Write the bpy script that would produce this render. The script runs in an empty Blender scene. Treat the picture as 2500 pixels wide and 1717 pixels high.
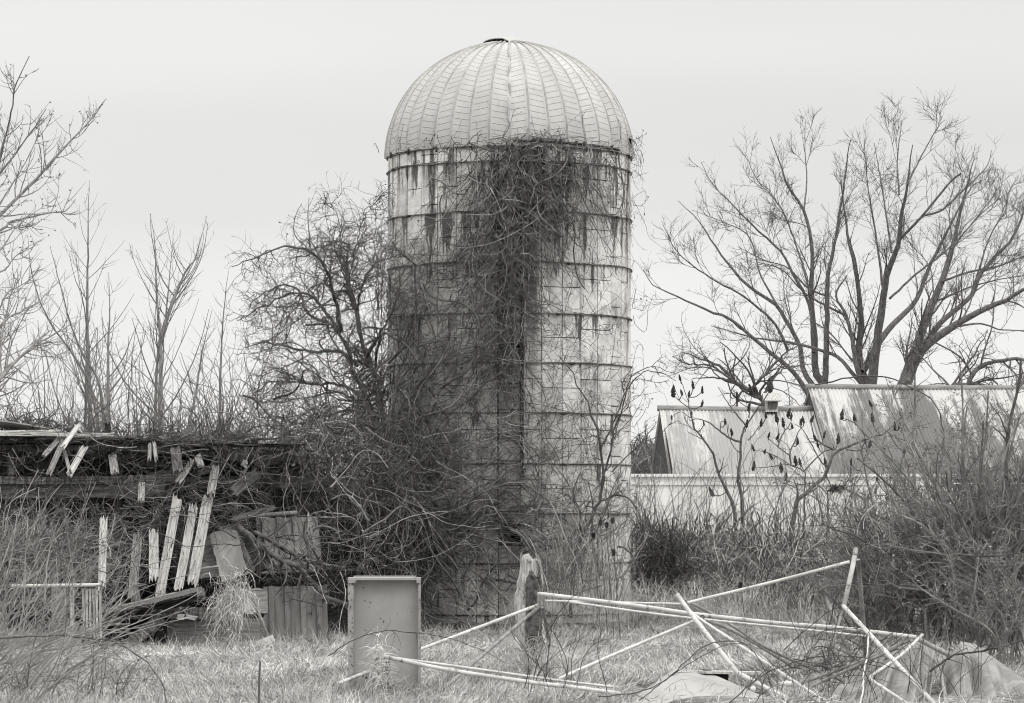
import bpy, math, random
import numpy as np
from mathutils import Vector, Matrix
rng = np.random.default_rng(7)
random.seed(7)
SC = bpy.context.scene
C = SC.collection
# ------------------------------------------------------------------ camera
FPX, HZ, CZ = 8100.0, 1240.0, 1.8          # focal length and horizon row in photo pixels, eye height
cam = bpy.data.cameras.new('camera'); camo = bpy.data.objects.new('camera', cam); C.objects.link(camo)
camo.location = (0, 0, CZ); camo.rotation_euler = (math.pi/2, 0, 0)
cam.sensor_width = 36; cam.lens = FPX/2500*36
cam.shift_y = (HZ-858.5)/2500; cam.clip_start = 0.5; cam.clip_end = 5000
cam.dof.use_dof = True; cam.dof.focus_distance = 44; cam.dof.aperture_fstop = 11
SC.camera = camo
SC.cycles.filter_width = 1.05
SC.view_settings.view_transform = 'Standard'; SC.view_settings.look = 'None'
SC.view_settings.gamma = 1; SC.view_settings.exposure = 0.0
try: SC.view_settings.use_curve_mapping = False
except Exception: pass

def tint(v): return (v, v*0.988, v*0.958, 1)
def W(px, py, Y): return Vector(((px-1250)/FPX*Y, Y, CZ+(HZ-py)/FPX*Y))
def Yg(py): return CZ*FPX/(py-HZ)          # ground depth seen at a pixel row

# ------------------------------------------------------------------ sky: an even overcast, brightest overhead
wd = bpy.data.worlds.new('World'); SC.world = wd; wd.use_nodes = True
nt = wd.node_tree; nt.nodes.clear(); N = nt.nodes.new; Lk = nt.links.new
out = N('ShaderNodeOutputWorld'); bg = N('ShaderNodeBackground'); bg.inputs[1].default_value = 1.0
sky = N('ShaderNodeTexSky'); sky.sky_type = 'NISHITA'; sky.sun_disc = False
SUN_EL, SUN_AZ = math.radians(48), math.radians(140)   # azimuth measured from +Y towards +X
sky.sun_elevation = SUN_EL; sky.sun_rotation = SUN_AZ
bw = N('ShaderNodeRGBToBW'); Lk(sky.outputs[0], bw.inputs[0])
nm = N('ShaderNodeMath'); nm.operation = 'MULTIPLY'; nm.inputs[1].default_value = 0.08; Lk(bw.outputs[0], nm.inputs[0])
tc = N('ShaderNodeTexCoord'); sp = N('ShaderNodeSeparateXYZ'); Lk(tc.outputs['Generated'], sp.inputs[0])
rp = N('ShaderNodeValToRGB'); Lk(sp.outputs[2], rp.inputs[0])
cr = rp.color_ramp
stops = [(0.0, .93), (.045, .94), (.07, .89), (.088, .80), (.112, .81), (.135, .87), (.155, .87), (.30, 1.35), (1.0, 2.6)]
cr.elements[0].position = 0; cr.elements[0].color = tint(stops[0][1]); cr.elements[1].position = 1; cr.elements[1].color = tint(2.6)
for p, v in stops[1:-1]:
    e = cr.elements.new(p); e.color = (v, v, v*.985, 1)
mp = N('ShaderNodeMapping'); mp.inputs['Scale'].default_value = (2.0, 2.0, 13); Lk(tc.outputs['Generated'], mp.inputs[0])
nz = N('ShaderNodeTexNoise'); nz.inputs['Scale'].default_value = 1.6; nz.inputs['Detail'].default_value = 2.5; Lk(mp.outputs[0], nz.inputs[0])
mr = N('ShaderNodeMapRange'); mr.inputs[1].default_value = .3; mr.inputs[2].default_value = .7
mr.inputs[3].default_value = .955; mr.inputs[4].default_value = 1.04; Lk(nz.outputs[0], mr.inputs[0])
mu = N('ShaderNodeMixRGB'); mu.blend_type = 'MULTIPLY'; mu.inputs[0].default_value = 1; Lk(rp.outputs[0], mu.inputs[1]); Lk(mr.outputs[0], mu.inputs[2])
mx = N('ShaderNodeMixRGB'); mx.inputs[0].default_value = .08; Lk(mu.outputs[0], mx.inputs[1]); Lk(nm.outputs[0], mx.inputs[2])
Lk(mx.outputs[0], bg.inputs[0]); Lk(bg.outputs[0], out.inputs[0])
sl = bpy.data.lights.new('sun', 'SUN'); sl.energy = 1.0; sl.angle = math.radians(25); sl.color = (1, .98, .95)
so = bpy.data.objects.new('sun', sl); C.objects.link(so)
sd = Vector((math.sin(SUN_AZ)*math.cos(SUN_EL), math.cos(SUN_AZ)*math.cos(SUN_EL), math.sin(SUN_EL)))
so.rotation_euler = sd.to_track_quat('Z', 'Y').to_euler(); so.location = (10, -10, 30)

# ------------------------------------------------------------------ object helpers
def tag(o, label=None, cat=None, group=None, kind=None):
    if label: o['label'] = label
    if cat: o['category'] = cat
    if group: o['group'] = group
    if kind: o['kind'] = kind
    return o
def link(name, me, mat, parent=None):
    o = bpy.data.objects.new(name, me); C.objects.link(o)
    if mat and not me.materials: me.materials.append(mat)
    if parent is not None:
        o.parent = parent; o.location = -Vector(parent.location)   # meshes are written in world coordinates
    return o
def thing(name, loc, label, cat, group=None):
    o = bpy.data.objects.new(name, None); C.objects.link(o); o.location = loc; o.empty_display_size = .2
    return tag(o, label, cat, group)
def np_mesh(name, V, F, tone=None, uv=None, smooth=True, mats=None):
    V = np.asarray(V, np.float32); F = np.asarray(F, np.int32)
    me = bpy.data.meshes.new(name); k = F.shape[1]
    me.vertices.add(len(V)); me.vertices.foreach_set('co', V.ravel())
    me.loops.add(F.size); me.loops.foreach_set('vertex_index', F.ravel())
    me.polygons.add(len(F)); me.polygons.foreach_set('loop_start', np.arange(0, F.size, k, dtype=np.int32))
    try: me.polygons.foreach_set('loop_total', np.full(len(F), k, np.int32))
    except Exception: pass
    me.polygons.foreach_set('use_smooth', np.full(len(F), smooth, bool))
    me.update(calc_edges=True)
    if tone is not None:
        a = me.attributes.new('tone', 'FLOAT', 'POINT'); a.data.foreach_set('value', np.asarray(tone, np.float32))
    if uv is not None:
        l = me.uv_layers.new(name='UVMap'); l.data.foreach_set('uv', np.asarray(uv, np.float32).ravel())
    return me
def nrm(v): return v/np.maximum(np.linalg.norm(v, axis=-1, keepdims=True), 1e-9)

class Tubes:
    def __init__(s): s.V = []; s.F = []; s.T = []; s.n = 0
    def add(s, P, R, sides=3, tone=None, cap=False):
        P = np.asarray(P, float)
        if P.ndim == 2: P = P[None]
        M, K, _ = P.shape
        if M == 0: return s
        R = np.broadcast_to(np.asarray(R, float), (M, K))
        T = np.empty_like(P); T[:, 1:-1] = P[:, 2:]-P[:, :-2]; T[:, 0] = P[:, 1]-P[:, 0]; T[:, -1] = P[:, -1]-P[:, -2]
        T = nrm(T)
        ref = np.cross(nrm(P[:, -1]-P[:, 0]), rng.normal(size=(M, 3)))
        cl = np.linalg.norm(P[:, -1]-P[:, 0], axis=1) < 1e-4; ref[cl] = (0, 0, 1)
        ref = nrm(ref)[:, None, :]
        n1 = nrm(ref-(ref*T).sum(-1, keepdims=True)*T); n2 = np.cross(T, n1)
        a = np.arange(sides)*2*math.pi/sides
        V = P[:, :, None, :]+R[:, :, None, None]*(np.cos(a)[:, None]*n1[:, :, None, :]+np.sin(a)[:, None]*n2[:, :, None, :])
        idx = s.n+np.arange(M*K*sides).reshape(M, K, sides); nx = np.roll(idx, -1, 2)
        s.V.append(V.reshape(-1, 3)); s.F.append(np.stack([idx[:, :-1], nx[:, :-1], nx[:, 1:], idx[:, 1:]], -1).reshape(-1, 4))
        if tone is None: tone = rng.uniform(.7, 1.3, M)
        tone = np.broadcast_to(np.asarray(tone, float), (M,))
        s.T.append(np.repeat(tone, K*sides)); s.n += M*K*sides
        if cap and sides >= 4:
            for j in (0, K-1):
                c = idx[:, j]
                for q in range(1, sides-2, 2): s.F.append(np.stack([c[:, 0], c[:, q], c[:, q+1], c[:, q+2]], -1))
        return s
    def ribbons(s, P, Wd, tone):                    # flat blades (M,K,3)
        M, K, _ = P.shape
        side = nrm(np.cross(P[:, -1]-P[:, 0], rng.normal(size=(M, 3))))[:, None, :]
        Wd = np.broadcast_to(Wd, (M, K))[..., None]
        V = np.stack([P-side*Wd/2, P+side*Wd/2], 2)
        idx = s.n+np.arange(M*K*2).reshape(M, K, 2)
        s.V.append(V.reshape(-1, 3)); s.F.append(np.stack([idx[:, :-1, 0], idx[:, :-1, 1], idx[:, 1:, 1], idx[:, 1:, 0]], -1).reshape(-1, 4))
        s.T.append(np.repeat(tone, K*2)); s.n += M*K*2
        return s
    def specks(s, Pn, size, tone):                  # small leaf / bud flakes
        M = len(Pn); a = nrm(rng.normal(size=(M, 3))); b = nrm(np.cross(a, rng.normal(size=(M, 3))))
        sz = (size*rng.uniform(.5, 1.3, M))[:, None]
        V = np.stack([Pn-a*sz, Pn+b*sz*.45, Pn+a*sz, Pn-b*sz*.45], 1)
        idx = s.n+np.arange(M*4).reshape(M, 4); s.V.append(V.reshape(-1, 3)); s.F.append(idx)
        s.T.append(np.repeat(np.broadcast_to(tone, (M,)), 4)); s.n += M*4
        return s
    def build(s, name, mat, parent=None, smooth=True):
        return link(name, np_mesh(name, np.concatenate(s.V), np.concatenate(s.F), np.concatenate(s.T), smooth=smooth), mat, parent)

def curls(P, D, L, K, wander, grav=0.0):
    P = np.asarray(P, float); M = len(P); D = nrm(np.asarray(D, float)); L = np.broadcast_to(L, (M,))
    out = np.empty((M, K, 3)); out[:, 0] = P; st = (L/(K-1))[:, None]; w = rng.normal(size=(M, 3))
    g = np.array([0, 0, 1.0])*grav
    for k in range(1, K):
        w = .65*w+.75*rng.normal(size=(M, 3)); D = nrm(D+wander*w+g); out[:, k] = out[:, k-1]+D*st
    return out
def resample(pts, K, jit=0.0):
    p = np.array([list(q) for q in pts], float)
    pp = np.vstack([2*p[0]-p[1], p, 2*p[-1]-p[-2]]); outp = []
    seg = np.linalg.norm(np.diff(p, axis=0), axis=1); cum = np.concatenate([[0], np.cumsum(seg)]); t = np.linspace(0, cum[-1], K)
    for v in t:
        i = min(np.searchsorted(cum, v, 'right')-1, len(seg)-1); u = (v-cum[i])/max(seg[i], 1e-6)
        a, b, c, d = pp[i], pp[i+1], pp[i+2], pp[i+3]
        outp.append(.5*((2*b)+(-a+c)*u+(2*a-5*b+4*c-d)*u*u+(-a+3*b-3*c+d)*u**3))
    o = np.array(outp)
    if jit: o[1:-1] += rng.normal(size=(K-2, 3))*jit*cum[-1]/K
    return o
def radii(r0, r1, K, p=1.0): return r1+(r0-r1)*(1-np.linspace(0, 1, K))**p
def spawn(pp, pr, n, t0, t1, ang, L, K, wander, grav, rr=.6, tipr=.35, rmin=.002, bias=None):
    """n side shoots on the parent lines pp (M,K,3) of radius pr; returns lines and radii"""
    M, Kp, _ = pp.shape
    ln = np.linalg.norm(np.diff(pp, axis=1), axis=2).sum(1); i = rng.choice(M, n, p=ln/ln.sum())
    t = rng.uniform(t0, t1, n); f = t*(Kp-1); a = np.minimum(f.astype(int), Kp-2); u = (f-a)[:, None]
    base = pp[i, a]*(1-u)+pp[i, a+1]*u; tan = nrm(pp[i, a+1]-pp[i, a])
    r = (pr[i, a]*(1-u[:, 0])+pr[i, a+1]*u[:, 0])
    perp = rng.normal(size=(n, 3))
    if bias is not None: perp += np.asarray(bias)
    perp = nrm(perp-(perp*tan).sum(-1, keepdims=True)*tan)
    an = (ang*rng.uniform(.65, 1.35, n))[:, None]
    D = np.cos(an)*tan+np.sin(an)*perp
    Ln = L*rng.uniform(.45, 1.15, n)*np.maximum(1.25-1.0*t, .28)
    q = curls(base, D, Ln, K, wander, grav)
    r0 = np.maximum(r*rr, rmin)
    return q, r0[:, None]*np.linspace(1, tipr, K)[None]

# ------------------------------------------------------------------ material helpers
def newmat(name, rough=.85, metal=0.0, spec=.25):
    m = bpy.data.materials.new(name); m.use_nodes = True; t = m.node_tree; b = t.nodes['Principled BSDF']
    b.inputs['Roughness'].default_value = rough; b.inputs['Metallic'].default_value = metal
    b.inputs['Specular IOR Level'].default_value = spec
    return m, t, b
class NB:
    def __init__(s, t): s.t = t
    def n(s, typ, **k):
        x = s.t.nodes.new(typ)
        for a, v in k.items(): setattr(x, a, v)
        return x
    def l(s, a, b): s.t.links.new(a, b)
    def val(s, x, y):
        if hasattr(y, 'is_output') or hasattr(y, 'links'): s.l(y, x)
        else: x.default_value = y
    def math(s, op, a, b=0.0, c=None, clamp=False):
        x = s.n('ShaderNodeMath', operation=op); x.use_clamp = clamp; s.val(x.inputs[0], a); s.val(x.inputs[1], b)
        if c is not None: s.val(x.inputs[2], c)
        return x.outputs[0]
    def noise(s, vec, scale, detail=4, rough=.6, mapscale=None, loc=None):
        if mapscale is not None or loc is not None:
            m = s.n('ShaderNodeMapping'); s.l(vec, m.inputs[0])
            if mapscale is not None: m.inputs['Scale'].default_value = mapscale
            if loc is not None: m.inputs['Location'].default_value = loc
            vec = m.outputs[0]
        x = s.n('ShaderNodeTexNoise'); x.inputs['Scale'].default_value = scale; x.inputs['Detail'].default_value = detail
        x.inputs['Roughness'].default_value = rough; s.l(vec, x.inputs[0]); return x.outputs[0]
    def step(s, v, lo, hi, a=0.0, b=1.0):
        x = s.n('ShaderNodeMapRange'); x.interpolation_type = 'SMOOTHSTEP'; s.val(x.inputs[0], v)
        x.inputs[1].default_value = lo; x.inputs[2].default_value = hi; x.inputs[3].default_value = a; x.inputs[4].default_value = b
        return x.outputs[0]
    def lerp(s, f, a, b):
        x = s.n('ShaderNodeMix', data_type='FLOAT'); s.val(x.inputs[0], f); s.val(x.inputs[2], a); s.val(x.inputs[3], b); return x.outputs[0]
    def color(s, v):
        x = s.n('ShaderNodeCombineColor'); s.l(v, x.inputs[0])
        s.l(s.math('MULTIPLY', v, .988), x.inputs[1]); s.l(s.math('MULTIPLY', v, .958), x.inputs[2]); return x.outputs[0]
    def bump(s, h, dist, strength, bsdf):
        x = s.n('ShaderNodeBump'); x.inputs['Distance'].default_value = dist; x.inputs['Strength'].default_value = strength
        s.l(h, x.inputs['Height']); s.l(x.outputs[0], bsdf.inputs['Normal'])
def simple(name, lo, hi, scale=8, stretch=(1, 1, 1), rough=.85, bump=0.0, spots=None, tone=False, metal=0.0, spec=.25, edge=(.35, .65)):
    m, t, b = newmat(name, rough, metal, spec); nb = NB(t); co = nb.n('ShaderNodeTexCoord').outputs['Object']
    n1 = nb.noise(co, scale, 5, .6, stretch); v = nb.lerp(nb.step(n1, *edge), lo, hi)
    if spots:
        n2 = nb.noise(co, spots[0], 3, .7, spots[3] if len(spots) > 3 else stretch, (3, 7, 1)); v = nb.lerp(nb.step(n2, spots[1], spots[1]+.07), v, spots[2])
    if tone:
        a = nb.n('ShaderNodeAttribute', attribute_name='tone'); v = nb.math('MULTIPLY', v, a.outputs['Fac'])
    nb.l(nb.color(v), b.inputs['Base Color'])
    if bump: nb.bump(n1, .01, bump, b)
    return m
mt = {}
mt['vine'] = simple('vine_bark', .05, .14, 9, tone=True)
mt['vine_mid'] = simple('grey_vine_bark', .09, .24, 9, tone=True)
mt['vine_dark'] = simple('dark_vine_bark', .045, .11, 9, tone=True)
mt['bark'] = simple('tree_bark', .07, .16, 5, (4, 4, 1), tone=True, bump=.5)
mt['bark_pale'] = simple('pale_sapling_bark', .13, .25, 6, (4, 4, 1), tone=True)
mt['brush'] = simple('brush_twigs', .19, .36, 4, tone=True)
mt['shrub'] = simple('shrub_twigs', .15, .28, 4, tone=True)
mt['straw'] = simple('dead_straw', .46, .74, 3, tone=True)
mt['whip'] = simple('pale_shrub_stems', .20, .36, 5, tone=True)
mt['sumac'] = simple('sumac_bark', .07, .16, 8, tone=True)
mt['cone'] = simple('sumac_seeds', .02, .09, 60, bump=1)
mt['wood'] = simple('weathered_board', .28, .60, 6, (11, 11, .7), bump=1.0, spots=(9, .60, .10, (3, 3, .5)))
mt['wood_dull'] = simple('dull_weathered_board', .13, .34, 6, (11, 11, .7), bump=1.0, spots=(9, .58, .06, (3, 3, .5)))
mt['wood_dark'] = simple('dark_rotten_wood', .05, .14, 5, (6, 6, 1), bump=.5)
mt['wood_beam'] = simple('dark_beam_wood', .05, .16, 4, (.8, 6, 8), bump=.6)
mt['black'] = simple('dark_old_siding', .02, .05, 3, (1, 6, 6))
mt['paint'] = simple('faded_white_paint_pipe', .46, .62, 6, spots=(16, .60, .16), rough=.5, spec=.4)
mt['paint_dark'] = simple('grey_worn_pipe', .16, .27, 9, spots=(22, .62, .09), rough=.6)
mt['steel'] = simple('grey_enamel_steel', .28, .36, 1.5, rough=.5, spots=(11, .625, .04, (1, 1, 1)), spec=.4)
mt['rustedge'] = simple('rust_flecked_enamel_steel', .24, .36, 5, rough=.6, spots=(26, .57, .05, (1, 1, .6)), spec=.3)
mt['hoop'] = simple('rusted_hoop_steel', .05, .20, 3, rough=.8)
mt['lug'] = simple('rusted_iron', .02, .06, 20)
mt['panel'] = simple('galvanised_siding', .17, .27, 2.5, (2, 2, .6), rough=.55, spots=(3, .6, .11, (2, 2, .5)), spec=.4)
mt['ply'] = simple('weathered_plywood', .13, .24, 6, (.7, 5, 8), bump=.3, spots=(5, .62, .08, (1, 3, 3)))
mt['stump'] = simple('split_post_wood', .25, .52, 9, (5, 5, .8), bump=1.0, spots=(5, .60, .12, (2, 2, .6)))
mt['stumpbark'] = simple('rotten_post_bark', .03, .13, 16, bump=1.0)
mt['tarp'] = simple('dusty_tarp', .17, .29, 2, rough=.8, spots=(7, .66, .13, (1, 1, 1)))
mt['sheet'] = simple('dusty_board_sheet', .30, .38, 2, rough=.8, spots=(30, .68, .08, (1, 1, 1)))
mt['white'] = simple('white_plastic', .6, .75, 4, rough=.5)
mt['whitewall'] = simple('white_painted_siding', .68, .80, 1.6, (1, 1, .5), rough=.7, spots=(3, .66, .42, (2, 2, .4)))
mt['trim'] = simple('grey_roof_trim', .20, .32, 5, (.4, 3, 3))
mt['woods'] = simple('far_twigs', .12, .2, 2, tone=True)

# ------------------------------------------------------------------ ground
def hgt(x, y): return .05*np.sin(x*.9+1.3)*np.cos(y*.55)+.035*np.sin(x*2.3+y*1.7)
def make_ground():
    xs = np.concatenate([np.linspace(-1500, -30, 10), np.linspace(-26, 26, 120), np.linspace(30, 1500, 10)])
    ys = np.concatenate([np.linspace(-40, 20, 8), np.linspace(22, 70, 160), np.linspace(76, 3000, 16)])
    X, Yy = np.meshgrid(xs, ys); Z = hgt(X, Yy)*(np.abs(X) < 28)*((Yy > 20) & (Yy < 74))
    V = np.stack([X, Yy, Z-.03], -1).reshape(-1, 3); nx = len(xs)
    i = (np.arange(len(ys)-1)[:, None]*nx+np.arange(nx-1)[None]).ravel()
    F = np.stack([i, i+1, i+nx+1, i+nx], -1)
    m, t, b = newmat('straw_litter_ground', .95); nb = NB(t); co = nb.n('ShaderNodeTexCoord').outputs['Object']
    v = nb.lerp(nb.step(nb.noise(co, 1.1, 6, .7), .35, .65), .14, .36); v2 = nb.noise(co, 28, 4, .7, (1, .5, 1))
    v = nb.lerp(nb.step(v2, .4, .6), nb.math('MULTIPLY', v, .6), v); nb.l(nb.color(v), b.inputs['Base Color']); nb.bump(v2, .03, .8, b)
    tag(link('ground', np_mesh('ground', V, F), m), kind='structure')
make_ground()

# ------------------------------------------------------------------ silo
SX, SY, SR = -.04, 50.0, 1.83
HOOPS = [6.83, 6.106, 5.368, 4.625, 3.911, 3.18, 2.436, 1.711, .985, .236]
ZR = 7.06
def cyl(th, r, z): return np.stack([SX+r*np.sin(th), SY-r*np.cos(th), z+0*th], -1)     # th = 0 faces the camera
def stave_mat():
    m, t, b = newmat('stained_concrete_staves', .9); nb = NB(t)
    uvn = nb.n('ShaderNodeUVMap').outputs[0]; s = nb.n('ShaderNodeSeparateXYZ'); nb.l(uvn, s.inputs[0]); u, v = s.outputs[0], s.outputs[1]
    tone = nb.n('ShaderNodeAttribute', attribute_name='tone').outputs['Fac']
    fine = nb.noise(uvn, 9, 6, .7); broad = nb.noise(uvn, 1.5, 5, .65, (1.6, .8, 1))
    high = nb.step(v, 2.6, 6.6)
    base = nb.lerp(nb.step(fine, .3, .7), .60, .84)
    base = nb.lerp(nb.step(broad, .48, .68), base, nb.lerp(nb.step(fine, .42, .58), .22, .42))
    # white lime patches
    lime = nb.noise(uvn, 3.2, 6, .7, (1, .8, 1), (5, 2, 0)); base = nb.lerp(nb.math('MULTIPLY', nb.step(lime, .56, .62), .8), base, .85)
    base = nb.math('MULTIPLY', base, tone)
    # dark run-off streaks hanging below each hoop, strongest near the top
    fr = nb.math('FRACT', nb.math('DIVIDE', nb.math('SUBTRACT', 7.06+.53, v), .735))
    fall = nb.math('POWER', nb.math('SUBTRACT', 1.0, fr), 1.4)
    st = nb.noise(uvn, 1.0, 4, .6, (6.5, .55, 1), (2, 9, 0)); ragged = nb.noise(uvn, 12, 4, .7, (2.5, .5, 1))
    k = nb.math('ADD', st, nb.math('MULTIPLY', nb.math('SUBTRACT', ragged, .5), .25))
    k = nb.math('ADD', k, nb.math('MULTIPLY', fall, .09)); k = nb.math('ADD', k, nb.math('MULTIPLY', high, .10))
    streak = nb.step(k, .665, .73); base = nb.lerp(nb.math('MULTIPLY', streak, .9), base, .05)
    topb = nb.math('MULTIPLY', nb.step(v, 6.0, 7.0), nb.step(nb.noise(uvn, 1, 3, .6, (9, .25, 1), (1, 4, 0)), .54, .62)); base = nb.lerp(nb.math('MULTIPLY', topb, .85), base, .04)
    cen = nb.math('MULTIPLY', nb.step(nb.math('ABSOLUTE', nb.math('SUBTRACT', u, .02)), .85, .30), nb.step(v, 2.8, 5.2))
    cst = nb.step(nb.noise(uvn, 1, 4, .65, (5, .4, 1), (7, 1, 0)), .40, .53); base = nb.lerp(nb.math('MULTIPLY', nb.math('MULTIPLY', cen, cst), .85), base, .055)
    lowd = nb.math('MULTIPLY', nb.step(u, .2, -1.2), nb.step(v, 5.2, 3.8)); base = nb.lerp(nb.math('MULTIPLY', lowd, nb.math('MULTIPLY', nb.step(broad, .42, .62), .45)), base, .22)
    edge = nb.math('ABSOLUTE', nb.math('SUBTRACT', nb.math('FRACT', nb.math('ADD', nb.math('DIVIDE', u, .3194), .5)), .5))
    jd = nb.math('MULTIPLY', nb.step(edge, .47, .50), nb.step(nb.noise(uvn, 3, 4, .7, (1, .5, 1), (3, 8, 0)), .40, .56)); base = nb.lerp(nb.math('MULTIPLY', jd, .5), base, .10)
    foot = nb.math('MULTIPLY', nb.step(v, .55, .0), nb.step(fine, .3, .6)); base = nb.lerp(nb.math('MULTIPLY', foot, .7), base, .09)
    nb.l(nb.color(base), b.inputs['Base Color']); nb.bump(fine, .012, .5, b)
    return m
def build_silo():
    root = thing('silo', (SX, SY, 0), 'tall round concrete stave silo with ribbed metal dome roof and vines', 'silo')
    V = []; F = []; T = []; UV = []
    def block(th0, th1, z0, z1, ro, tn, seg=3, dep=.05):
        b0 = len(V); th = np.linspace(th0, th1, seg+1)
        for r in (ro, ro-dep):
            for z in (z0, z1):
                for a in th: V.append(tuple(cyl(np.array(a), r, z))); T.append(tn)
        n = seg+1
        def q(a, b, c, d):
            F.append((b0+a, b0+b, b0+c, b0+d))
            for i in (a, b, c, d): UV.append((th[i % n]*SR, (z0, z1)[(i//n) % 2]))
        for i in range(seg): q(i, i+1, n+i+1, n+i); q(n+i, n+i+1, 3*n+i+1, 3*n+i); q(i+1, i, 2*n+i, 2*n+i+1)
        q(0, n, 3*n, 2*n); q(n+seg, seg, 2*n+seg, 3*n+seg)
    nst = 36; dth = 2*math.pi/nst; H = .735
    rs = random.Random(3); openings = [(4.99, 5.24), (3.96, 4.2), (1.25, 1.6)]
    for c in range(nst):
        th = (c-.5)*dth; off = (0, .37, .12, .5)[rs.randrange(4)]; z = .0; edges = [0.0]
        z = .236-H+off
        zs = []
        while z < ZR:
            zs.append(z); z += H
        zs = sorted(set([0.0]+[q for q in zs if .08 < q < ZR-.08]+[ZR]))
        for z0, z1 in zip(zs[:-1], zs[1:]):
            tn = rs.choice((rs.uniform(.80, .95), rs.uniform(.92, 1.05), rs.uniform(.95, 1.08))); g = .006
            ro = SR+rs.uniform(-.005, .005)-(.02 if c == 0 else 0)
            if c == 0:
                cuts = [z0]
                for a, b2 in openings:
                    if a < z1 and b2 > z0: cuts += [max(a, z0), min(b2, z1)]
                cuts.append(z1)
                for k in range(0, len(cuts), 2):
                    if cuts[k+1]-cuts[k] > .03: block(th+.003, th+dth-.003, cuts[k]+g, cuts[k+1]-g, ro, tn*.8)
            else: block(th+.0036, th+dth-.0036, z0+g, z1-g, ro, tn)
    link('wall', np_mesh('wall', V, F, T, UV, smooth=False), stave_mat(), root)
    # dark mortar core behind the staves, open at the doors
    Vc = []; Fc = []; zz = sorted([0, ZR]+[a for o in openings for a in o])
    for z in zz:
        for c in range(nst): Vc.append(tuple(cyl(np.array((c-.5)*dth), SR-.045, z)))
    for k in range(len(zz)-1):
        for c in range(nst):
            if c == 0 and any(abs(zz[k]-o[0]) < 1e-6 for o in openings): continue
            a = k*nst+c; b2 = k*nst+(c+1) % nst; Fc.append((a, b2, b2+nst, a+nst))
    link('joint_lining', np_mesh('joint_lining', Vc, Fc), simple('dark_joint_mortar', .05, .12, 9), root)
    # dome: forty pressed steel gores
    m, t, b = newmat('pressed_galvanised_dome', .55, 0, .35); nb = NB(t); uvn = nb.n('ShaderNodeUVMap').outputs[0]
    s = nb.n('ShaderNodeSeparateXYZ'); nb.l(uvn, s.inputs[0]); u, v = s.outputs[0], s.outputs[1]
    fu = nb.math('FRACT', u); par = nb.math('FLOORED_MODULO', nb.math('FLOOR', u), 2.0) if False else nb.math('MODULO', nb.math('FLOOR', u), 2.0)
    sgn = nb.math('SUBTRACT', nb.math('MULTIPLY', par, 2.0), 1.0)
    ph = nb.math('ADD', nb.math('MULTIPLY', v, 25.0), nb.math('MULTIPLY', nb.math('MULTIPLY', sgn, fu), nb.math('ADD', .35, nb.math('MULTIPLY', v, 1.0))))
    ln = nb.math('ABSOLUTE', nb.math('SUBTRACT', nb.math('FRACT', ph), .5)); line = nb.step(ln, .0, .12, 1, 0)
    inside = nb.math('MULTIPLY', nb.step(fu, .08, .14), nb.step(fu, .86, .92, 1, 0)); line = nb.math('MULTIPLY', line, inside)
    line = nb.math('MULTIPLY', line, nb.step(v, .86, .74))
    oc = nb.n('ShaderNodeTexCoord').outputs['Object']; d1 = nb.noise(oc, 2.2, 5, .65); d2 = nb.noise(uvn, 3, 4, .6, (2, 3, 1))
    base = nb.lerp(nb.step(d1, .35, .65), .41, .48); base = nb.lerp(nb.math('MULTIPLY', nb.step(d2, .6, .7), .35), base, .26)
    base = nb.lerp(nb.math('MULTIPLY', line, .42), base, .22)
    tn = nb.n('ShaderNodeAttribute', attribute_name='tone').outputs['Fac']; base = nb.math('MULTIPLY', base, tn)
    nb.l(nb.color(base), b.inputs['Base Color']); nb.bump(line, .012, .6, b)
    RD, HD = SR+.03, 1.74; ng, su, sv = 40, 6, 36; V = []; F = []; T = []; UV = []
    A1 = math.acos(.33/RD)
    gt = [rs.uniform(.93, 1.05) for _ in range(ng)]
    for g in range(ng):
        b0 = len(V)
        for j in range(sv+1):
            a = A1*j/sv
            for i in range(su+1):
                f = i/su; th = (g+f)*2*math.pi/ng; bul = .018*math.sin(math.pi*f)
                seam = .022*math.exp(-((min(f, 1-f))/.06)**2)
                den = -.02*math.sin(j*1.1)*(1 if g in (0, 39) and 6 < j < 26 and (f > .8 if g == 39 else f < .2) else 0)
                r = (RD-bul*.4+seam+den)*math.cos(a); V.append((SX+r*math.sin(th), SY-r*math.cos(th), ZR+(HD+seam)*math.sin(a)+.0)); T.append(gt[g])
        for j in range(sv):
            if g == 8 and j in (2, 3): rng_i = range(0, 3)
            else: rng_i = range(su)
            for i in rng_i:
                q = (j*(su+1)+i, j*(su+1)+i+1, (j+1)*(su+1)+i+1, (j+1)*(su+1)+i); F.append(tuple(b0+k for k in q))
                for k in q: UV.append((g+min(.999, max(.001, (k % (su+1))/su)), (k//(su+1))/sv))
    link('dome', np_mesh('dome', V, F, T, UV), m, root)
    seam_mat = simple('seam_steel', .28, .40, 4, rough=.5)
    tb = Tubes(); a = np.linspace(0, A1, 26)
    for g in range(ng):
        th = g*2*math.pi/ng; r = (RD+.012)*np.cos(a); wob = (.012*np.sin(a*17) if g == 0 else 0)
        tb.add(np.stack([SX+r*np.sin(th+wob/SR), SY-r*np.cos(th+wob/SR), ZR+(HD+.012)*np.sin(a)], -1), .016, 4, tone=1)
    tb.build('dome_seam', seam_mat, root)
    # cap, lifted on the left so the hole shows
    n = 24; V = [(SX-.02, SY-.05, 8.905)]; F = []
    for i in range(n):
        an = i*2*math.pi/n; V.append((SX+.40*math.cos(an), SY+.40*math.sin(an), 8.785+.012*math.cos(an*3)+(.035 if math.cos(an) < -.2 else -.004)))
    for i in range(n): V.append((V[1+i][0], V[1+i][1], V[1+i][2]-.012))
    F4 = []
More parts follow.
